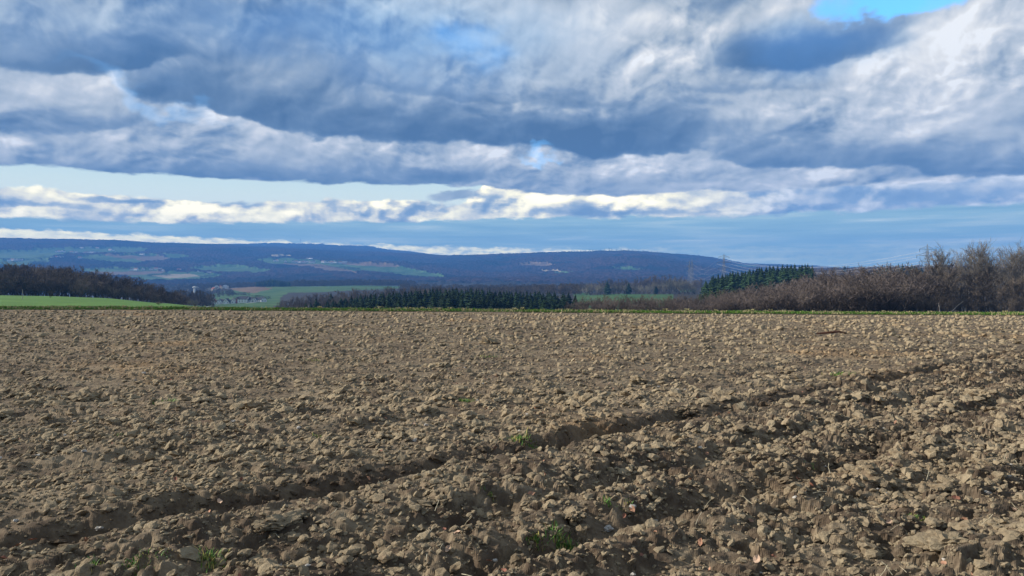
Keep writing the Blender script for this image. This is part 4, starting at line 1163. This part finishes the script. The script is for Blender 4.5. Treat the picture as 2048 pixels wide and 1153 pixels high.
NEARH = [  # px, base row, gable w, length, wall h, roof h, rotation, wall, roof, label
    (429, 611, 7.5, 8, 4.2, 3.4, .2, M_wallw, M_roofr, 'leftmost house of the valley village, white with an orange-red roof'),
    (439.5, 610.5, 8, 9, 3.2, 4.2, .25, M_wallw, M_roofd, 'white house with pointed gable, second from the left in the village'),
    (454, 610, 9.5, 10, 2.6, 5.0, .05, M_wallw, M_roofd, 'white A-shaped gable house in the middle of the valley village'),
    (446, 608.5, 7, 9, 3.2, 3.2, 1.4, M_wallw, M_roofd, 'small white house between the two pointed gables'),
    (467, 609, 8, 9, 3.4, 3.6, .5, M_wallw, M_roofd, 'white house with dark roof right of the A-shaped gable'),
    (477.5, 608, 6, 8, 5.8, 2.6, .1, M_wallr, M_roofd, 'narrow red brick house in the valley village'),
    (488, 608, 12, 14, 5.4, 3.8, 1.5, M_wallw, M_roofd, 'large white house right of the red brick house'),
    (503, 607, 8, 10, 3.4, 3.6, .9, M_wallw, M_roofd, 'white house with dark roof right of the large white one'),
    (510, 607, 8, 8, 2.8, 3.8, .1, M_wallw, M_roofd, 'small white gable, third from the right end of the village'),
    (518, 606, 8, 12, 3.4, 3.2, 1.3, M_wallw, M_roofd, 'long low white house near the right end of the village'),
    (526, 605.5, 8, 9, 3.4, 3.4, .6, M_wallw, M_roofd, 'rightmost white house of the valley village'),
    (483, 600.5, 9, 14, 3.4, 2.8, 1.5, M_wallc, M_roofd, 'cream house up the slope behind the red brick house'),
]
for px, py, w, l, hw_, hr_, rt, wl, rf, lab in NEARH:
    x, y, z = drop(px, py, 1080, 1300); house(x, y, z + .2, w, l, hw_, hr_, rt, wl, rf, lab, 'houses of the valley village')
UPH = [
    (371, 575, 11, 14, 5, 3, 1.4, M_wallc, M_roofd, 'cream house left of the white tower'), (371.5, 580, 10, 12, 4, 3, 1.2, M_wallw, M_roofd, 'white house just below the cream one, left of the tower'),
    (395, 574.5, 12, 14, 7, 4, .2, M_wallw, M_roofd, 'white house immediately right of the tower top'), (406, 575, 10, 16, 4, 3, 1.4, M_wallc, M_roofd, 'long cream house a little right of the tower'),
    (433.5, 576, 14, 15, 6.0, 5, .35, M_wallw, M_roofd, 'bright white house with dark roof at the left edge of the brown field'), (451.5, 576, 13, 13, 8, 3, .1, M_wallw, M_roofd, 'bright white boxy house nearest to the brown field'),
    (441, 576, 9, 10, 4, 4, .8, M_wallc, M_roofr, 'small cream house between the two bright white ones'), (428, 582, 12, 10, 4, 4, .9, M_wallc, M_roofr, 'sandy house below the bright white ones'),
    (419, 580, 10, 10, 4, 4, .4, M_wallc, M_roofd, 'grey-cream house left of the sandy one'),
]
for px, py, w, l, hw_, hr_, rt, wl, rf, lab in UPH:
    x, y, z = drop(px, py, 1650, 2150); house(x, y, z + .5, w, l, hw_, hr_, rt, wl, rf, lab, 'houses above the valley village')
FARV = [((113, 505), (118, 505), (125, 504), (128, 505), (143, 506), (150, 506), (167, 507.5), (171, 507), (177, 506), (185, 506), (190, 507), (193, 507), (226, 502), (220, 501), (232, 507), (180, 496.5), (195, 497.5), (163, 497), (240, 507.5), (248, 508)),
        ((104, 517), (112, 516.5), (120, 516), (124, 516.5), (160, 517.5), (284, 510)), ((18, 522.5), (25, 522), (35, 521.5), (42, 521.5)),
        ((263, 541), (272, 541), (286, 540.5), (302, 540.5), (312, 540), (318, 540), (326, 543), (358, 542), (420, 547), (426, 547.5), (396, 546)),
        ((549, 523), (553, 523), (571, 524.5), (586, 525), (592, 525.5), (598, 525.5), (602, 525.5), (606, 526), (611, 525), (614, 525), (620, 525.5), (625, 526), (628, 524.5), (646, 525.5), (650, 526), (656, 526), (663, 527), (669, 526), (673, 526.5), (680, 527), (689, 525.5), (617, 520), (622, 520.5))]
FLAB = ['tiny white house of the village high on the left hillside', 'tiny pale building of the farm below the left hillside village', 'tiny pale building at the left edge on the hillside', 'tiny pale house in the valley left of centre', 'tiny white house of the village on the hillside left of centre']
FGRP = ['houses of the left hillside village', 'farm buildings below the hillside village', 'buildings at the left edge of the hillside', 'pale houses in the far valley', 'houses of the second hillside village']
for vs, lb, gr in zip(FARV, FLAB, FGRP):
    for i, (px, py) in enumerate(vs):
        x, y, z = drop(px, py + .6, 2900, 5800)
        w = (10, 12, 14)[i % 3]; l = (16, 22, 30)[(i * 7) % 3] if not (py < 521 and px > 600) else 60
        house(x, y, z + 2.5, w, l, 7, 4, (1.5, 1.3, .3, 1.7)[i % 4], M_wallw, (M_roofd, M_roofr, M_roofd)[i % 3] if l < 40 else M_wallw, lb, gr, windows=False)

# ------------------------------------------------------------------ grass verge along the far edge of the field
M_grass = material('grass_blades', two_tone((0.055, 0.12, 0.018), (0.10, 0.19, 0.030), 1.5, rand=.2), 0.8)
M_dry = material('dry_grass', two_tone((0.26, 0.23, 0.11), (0.38, 0.34, 0.19), 1.2), 0.9)


def fans(name, n, d0, d1, hmin, hmax, wid, mat, seed, label, dens):
    r = np.random.RandomState(seed)
    d = r.uniform(d0, d1, n); x = r.uniform(-.80, .80, n) * d
    keep = (fbm(x / 1.3, d / 1.3, seed, 3) + r.uniform(-.3, .3, n)) > dens; x, d = x[keep], d[keep]; n = len(x)
    z = ground(x, d); h = r.uniform(hmin, hmax, n) * (0.7 + 0.9 * np.clip(fbm(x / .9, d / 3, seed + 3, 2) + .3, 0, 1)); V = []; Fc = []
    P = np.zeros((n, 9, 3)); a = r.uniform(0, 3.14, n)
    for k in range(3):
        ang = a + k * 1.05; ca, sa = np.cos(ang), np.sin(ang); w = wid * r.uniform(.5, 1.3, n)
        lean = r.normal(0, .35, n) * h; hh = h * r.uniform(.6, 1.1, n)
        P[:, 3 * k] = np.stack([x - ca * w * .5, d - sa * w * .5, z - .03], -1); P[:, 3 * k + 1] = np.stack([x + ca * w * .5, d + sa * w * .5, z - .03], -1)
        P[:, 3 * k + 2] = np.stack([x + ca * lean, d + sa * lean, z + hh], -1)
    Fv = (np.arange(9).reshape(1, 3, 3) + (np.arange(n) * 9)[:, None, None]).reshape(-1, 3)
    return tag(link(name, mesh_from(name, P.reshape(-1, 3), Fv, None, mat)), label, None, None, 'stuff')


fans('verge_grass', 26000, 66.3, 74.5, .05, .16, .14, M_grass, 501, 'short green grass of the verge beyond the ploughed field', -.30)
fans('dry_verge_grass', 9000, 66.0, 73.0, .08, .22, .12, M_dry, 507, 'pale dead grass tufts along the verge', .02)
r5 = np.random.RandomState(71)
NB = 26
def pale_tuft(x, d, h):
    z = float(ground(np.array([x]), np.array([d]))[0]); V = []; Fc = []
    for b in range(NB):
        a = r5.uniform(0, 6.28); ln = r5.uniform(.2, .9) * h; i = len(V); px_, py_ = math.cos(a), math.sin(a); hh = h * r5.uniform(.5, 1)
        V += [(-py_ * .03, px_ * .03, 0), (py_ * .03, -px_ * .03, 0), (px_ * ln * .5 + py_ * .015, py_ * ln * .5 - px_ * .015, hh * .8), (px_ * ln, py_ * ln, hh * .85)]
        Fc += [(i, i + 1, i + 2), (i, i + 2, i + 3)]
    return tag(link('dry_tuft', mesh_from('dry_tuft', V, Fc, None, M_dry), None, (x, d, z)), 'tall pale tuft of dead grass sticking up from the verge against the woods', 'grass tuft', 'pale tufts standing on the verge')
for px in (820, 845, 880, 900, 1030, 1045, 1180, 1330, 1375, 1432, 1496, 1505, 1540, 1580, 1650, 1768, 1825, 1860, 1950, 2010, 300, 250, 140, 640, 700, 760):
    d = r5.uniform(68, 72); pale_tuft((px - CX) / F * d, d, r5.uniform(.22, .42))

# ------------------------------------------------------------------ grass tufts in the furrows
M_blade = material('fresh_blades', two_tone((0.06, 0.155, 0.022), (0.13, 0.27, 0.045), 14), 0.6, .3)
M_bladey = material('yellowed_blades', two_tone((0.30, 0.30, 0.07), (0.42, 0.33, 0.12), 14), 0.7)


def near_tuft(px, py, w, h, n, label, seed, yellow=.15):
    x, d = ground_hit(px, py); z = float(field_z(np.array([x]), np.array([d]))[0]) + .01
    r = np.random.RandomState(seed); o = bpy.data.objects.new('grass_tuft', None); C.objects.link(o); o.location = (x, d, z)
    tag(o, label, 'grass tuft', 'green tufts in the ploughed field')
    for mat, cnt, nm in ((M_blade, int(n * (1 - yellow)), 'green_blades'), (M_bladey, max(3, int(n * yellow)), 'yellow_blades')):
        V = []; Fc = []
        for b in range(cnt):
            bx, by = r.normal(0, w * .26), r.normal(0, w * .22); a = r.uniform(0, 6.28); L = h * r.uniform(.5, 1.15); le = r.uniform(.15, .9)
            bw = r.uniform(.0018, .0038) * (1 + d * .06); cx, cy = math.cos(a), math.sin(a); nx, ny = -cy * bw, cx * bw; i = len(V)
            zb = float(field_z(np.array([x + bx]), np.array([d + by]))[0]) - z - .01
            for t in (0, .4, .75):
                q0 = L * le * t * t; zz_ = zb + L * t * (1 - .3 * le * t); wf = 1 - t * .5
                V += [(bx + cx * q0 + nx * wf, by + cy * q0 + ny * wf, zz_), (bx + cx * q0 - nx * wf, by + cy * q0 - ny * wf, zz_)]
            V.append((bx + cx * L * le, by + cy * L * le, zb + L * (1 - .35 * le)))
            Fc += [(i, i + 1, i + 3), (i, i + 3, i + 2), (i + 2, i + 3, i + 5), (i + 2, i + 5, i + 4), (i + 4, i + 5, i + 6)]
        link(nm, mesh_from(nm, V, Fc, None, mat), o)


TUFTS = [(1133, 1097, .20, .11, 260, 'brightest green grass tuft, low in the middle of the field', 0.08), (1072, 1085, .11, .07, 80, 'small green tuft just left of the brightest one', .3),
         (425, 1125, .14, .12, 120, 'tall green tuft with yellowed base near the lower left', .25), (270, 1133, .16, .06, 110, 'low green tuft left of the tall one near the bottom edge', .2),
         (175, 1142, .14, .07, 90, 'green tuft leaning out at the bottom edge near the left corner', .3), (320, 1108, .20, .04, 90, 'yellow-green moss-like patch on the pale clod at lower left', .6),
         (1040, 885, .24, .11, 200, 'green tuft beside the dark furrow, centre of the field', .2), (1068, 895, .16, .06, 80, 'low green blades just right of the tuft by the furrow', .1),
         (930, 805, .18, .10, 120, 'green tuft above the centre of the field', .1), (1683, 749, .34, .12, 160, 'green tuft far right beyond the furrow', .1),
         (335, 806, .34, .12, 130, 'dark green tuft in the left half of the field', .05), (238, 873, .14, .07, 60, 'small green tuft at the left, half hidden by clods', .1),
         (635, 876, .20, .07, 80, 'sparse green tuft left of centre next to a white stone', .3), (978, 996, .10, .05, 60, 'yellow-green sprig below the pale ridge', .4),
         (1215, 1010, .06, .10, 22, 'thin upright green blades right of the upright slab', 0), (1625, 938, .12, .04, 50, 'green blades lying beside the large dark clod', .3),
         (1830, 1032, .12, .06, 60, 'light green sprig at lower right', .3), (10, 1148, .12, .09, 60, 'green tuft cut by the lower left corner', .1), (1255, 1022, .08, .05, 30, 'faint green sprig beside two white stalks', .3),
         (628, 724, .5, .08, 70, 'greenish mossy hump far left of centre', .6), (974, 716, .4, .10, 70, 'faint green weed in the distance left of the double clod', .3)]
for i, (px, py, w, h, n, lab, ye) in enumerate(TUFTS): near_tuft(px, py, w * 1.15, h * .68, n, lab, 600 + i, ye + .1)

# ------------------------------------------------------------------ leaves, stalks and stones among the clods
M_leaf = [material('beech_leaf', lambda k, b, c=c: two_tone(c, tuple(q * 1.35 for q in c), 30, rand=.2)(k, b), .8) for c in ((0.28, 0.155, 0.10), (0.38, 0.26, 0.18), (0.20, 0.09, 0.06))]
M_straw = material('straw', two_tone((0.40, 0.34, 0.22), (0.58, 0.52, 0.38), 20), .8)
M_stone = material('pale_stone', two_tone((0.30, 0.275, 0.24), (0.46, 0.43, 0.385), 20), .8)
M_stick = material('stick', lambda k, b: (0.10, 0.045, 0.03))
leafs = []
for k in range(6):
    r = np.random.RandomState(900 + k); o_ = [(0, -.5), (.22, -.28), (.32, .0), (.22, .3), (0, .55), (-.24, .28), (-.33, .02), (-.2, -.3)]
    V = [(0, 0, 0)] + [(a * r.uniform(.85, 1.15), b * r.uniform(.85, 1.15), abs(a) * r.uniform(.1, .9) + abs(b) * r.uniform(-.1, .5)) for a, b in o_]
    leafs.append(mesh_from('fallen_leaf', V, [(0, i + 1, (i + 1) % 8 + 1) for i in range(8)], None, M_leaf[k % 3]))
st_s, st_f = clod_shapes(5, 1, 333)
stones = [mesh_from('stone', s_, st_f, None, M_stone) for s_ in st_s]
rl = np.random.RandomState(55)


def lit_spot(pmin=0):
    d = 3.6 * (17 / 3.6) ** rl.uniform(0, 1); x = rl.uniform(-.72, .72) * d
    return x, d


LEAF_AT = [(1500, 1048), (1513, 1128), (1615, 945), (1310, 1072), (915, 1075), (1395, 800), (1780, 935), (2010, 925), (1850, 1000), (1070, 820), (440, 975), (1545, 1120), (1380, 965), (440, 1010), (1090, 955), (1265, 1030), (1970, 915)]
for i in range(150):
    x, d = ground_hit(*LEAF_AT[i]) if i < len(LEAF_AT) else lit_spot()
    z = float(field_z(np.array([x]), np.array([d]))[0])
    o = link('fallen_leaf', leafs[i % 6], None, (x, d, z + .022 + .012 * rl.uniform()), scale=rl.uniform(.035, .062) * (1 + d * .02))
    o.rotation_euler = (rl.normal(.3, .35), rl.normal(-.1, .35), rl.uniform(0, 6.28))
    tag(o, 'curled pinkish brown dead leaf lying among the clods', 'leaf', 'dead leaves on the ploughed field')
STONE_AT = [(1308, 1046), (1385, 1045), (1218, 1063), (830, 883), (1265, 1020), (955, 803), (288, 748), (1790, 975), (1875, 868), (150, 845), (1990, 925), (150, 980), (560, 1133), (1520, 1150), (1370, 700), (1900, 688), (1055, 830), (1650, 935), (200, 1060)]
for i in range(70):
    x, d = ground_hit(*STONE_AT[i]) if i < len(STONE_AT) else lit_spot()
    z = float(field_z(np.array([x]), np.array([d]))[0])
    s_ = rl.uniform(.010, .020) * (1 + d * .05) * (1.5 if i < 8 else 1)
    o = link('stone', stones[i % 5], None, (x, d, z + s_ * .5), scale=s_); o.rotation_euler = (0, 0, rl.uniform(0, 6.28))
    tag(o, 'small pale stone lying among the clods', 'stone', 'pale stones on the ploughed field')
stalks = []
for k in range(5):
    r = np.random.RandomState(950 + k); P = [np.array([0, 0, 0.])]
    for i in range(3): P.append(P[-1] + np.array([.33, r.normal(0, .05), r.normal(0.02, .06)]))
    stalks.append(tube_mesh('straw_stalk', [(*P[i], *P[i + 1], .022, .018) for i in range(3)], 5, M_straw))
STALK_AT = [(640, 1085, .5), (560, 1085, 2.4), (660, 1040, 1.2), (1400, 905, -.6), (860, 900, .3), (1080, 910, -.9), (1240, 885, 1.5), (1380, 815, 1.3), (1140, 1080, 1.5), (1112, 1080, 1.4), (1500, 925, -.7), (1780, 1070, .1), (1900, 1085, .05), (1960, 1060, -.4), (880, 1110, 1.5), (930, 1060, -.8), (870, 1030, 1.5)]
for i in range(120):
    if i < len(STALK_AT): x, d = ground_hit(*STALK_AT[i][:2]); rz = STALK_AT[i][2]
    else: x, d = lit_spot(); rz = rl.uniform(0, 3.14)
    z = float(field_z(np.array([x]), np.array([d]))[0])
    o = link('straw_stalk', stalks[i % 5], None, (x, d, z + .035), scale=rl.uniform(.05, .12))
    o.rotation_euler = (0, rl.normal(-.25, .35), rz)
    tag(o, 'pale dry straw stalk lying across the clods', 'straw', 'straw stalks on the ploughed field')
x, d = ground_hit(1662, 672); z = float(field_z(np.array([x]), np.array([d]))[0])
tag(link('stick', tube_mesh('stick', [(-.55, 0, .05, -.1, 0, .09, .03, .045), (-.1, 0, .09, .35, .05, .12, .045, .04), (.35, .05, .12, .6, .1, .08, .04, .02), (0, 0, .1, .2, -.1, .2, .02, .01)], 6, M_stick), None, (x, d, z + .03)), 'reddish brown stick lying far out on the right of the field', 'stick')

# ------------------------------------------------------------------ air
def box_mesh(x0, x1, y0, y1, z0, z1):
    V = [(x, y, z) for z in (z0, z1) for y in (y0, y1) for x in (x0, x1)]
    return V, [(0, 2, 3, 1), (4, 5, 7, 6), (0, 1, 5, 4), (2, 6, 7, 3), (0, 4, 6, 2), (1, 3, 7, 5)]


hm = bpy.data.materials.new('air'); hm.use_nodes = True; hm.node_tree.nodes.clear()
pv = hm.node_tree.nodes.new('ShaderNodeVolumePrincipled'); ho = hm.node_tree.nodes.new('ShaderNodeOutputMaterial')
pv.inputs['Color'].default_value = (0.12, 0.37, 0.95, 1); pv.inputs['Density'].default_value = 0.00014
pv.inputs['Anisotropy'].default_value = 0.0
hm.node_tree.links.new(pv.outputs[0], ho.inputs['Volume'])
V, Fq = box_mesh(-9800, 9800, -9300, 9700, -400, 680)
tag(link('haze', mesh_from('haze', V, None, Fq, hm)), kind='stuff')
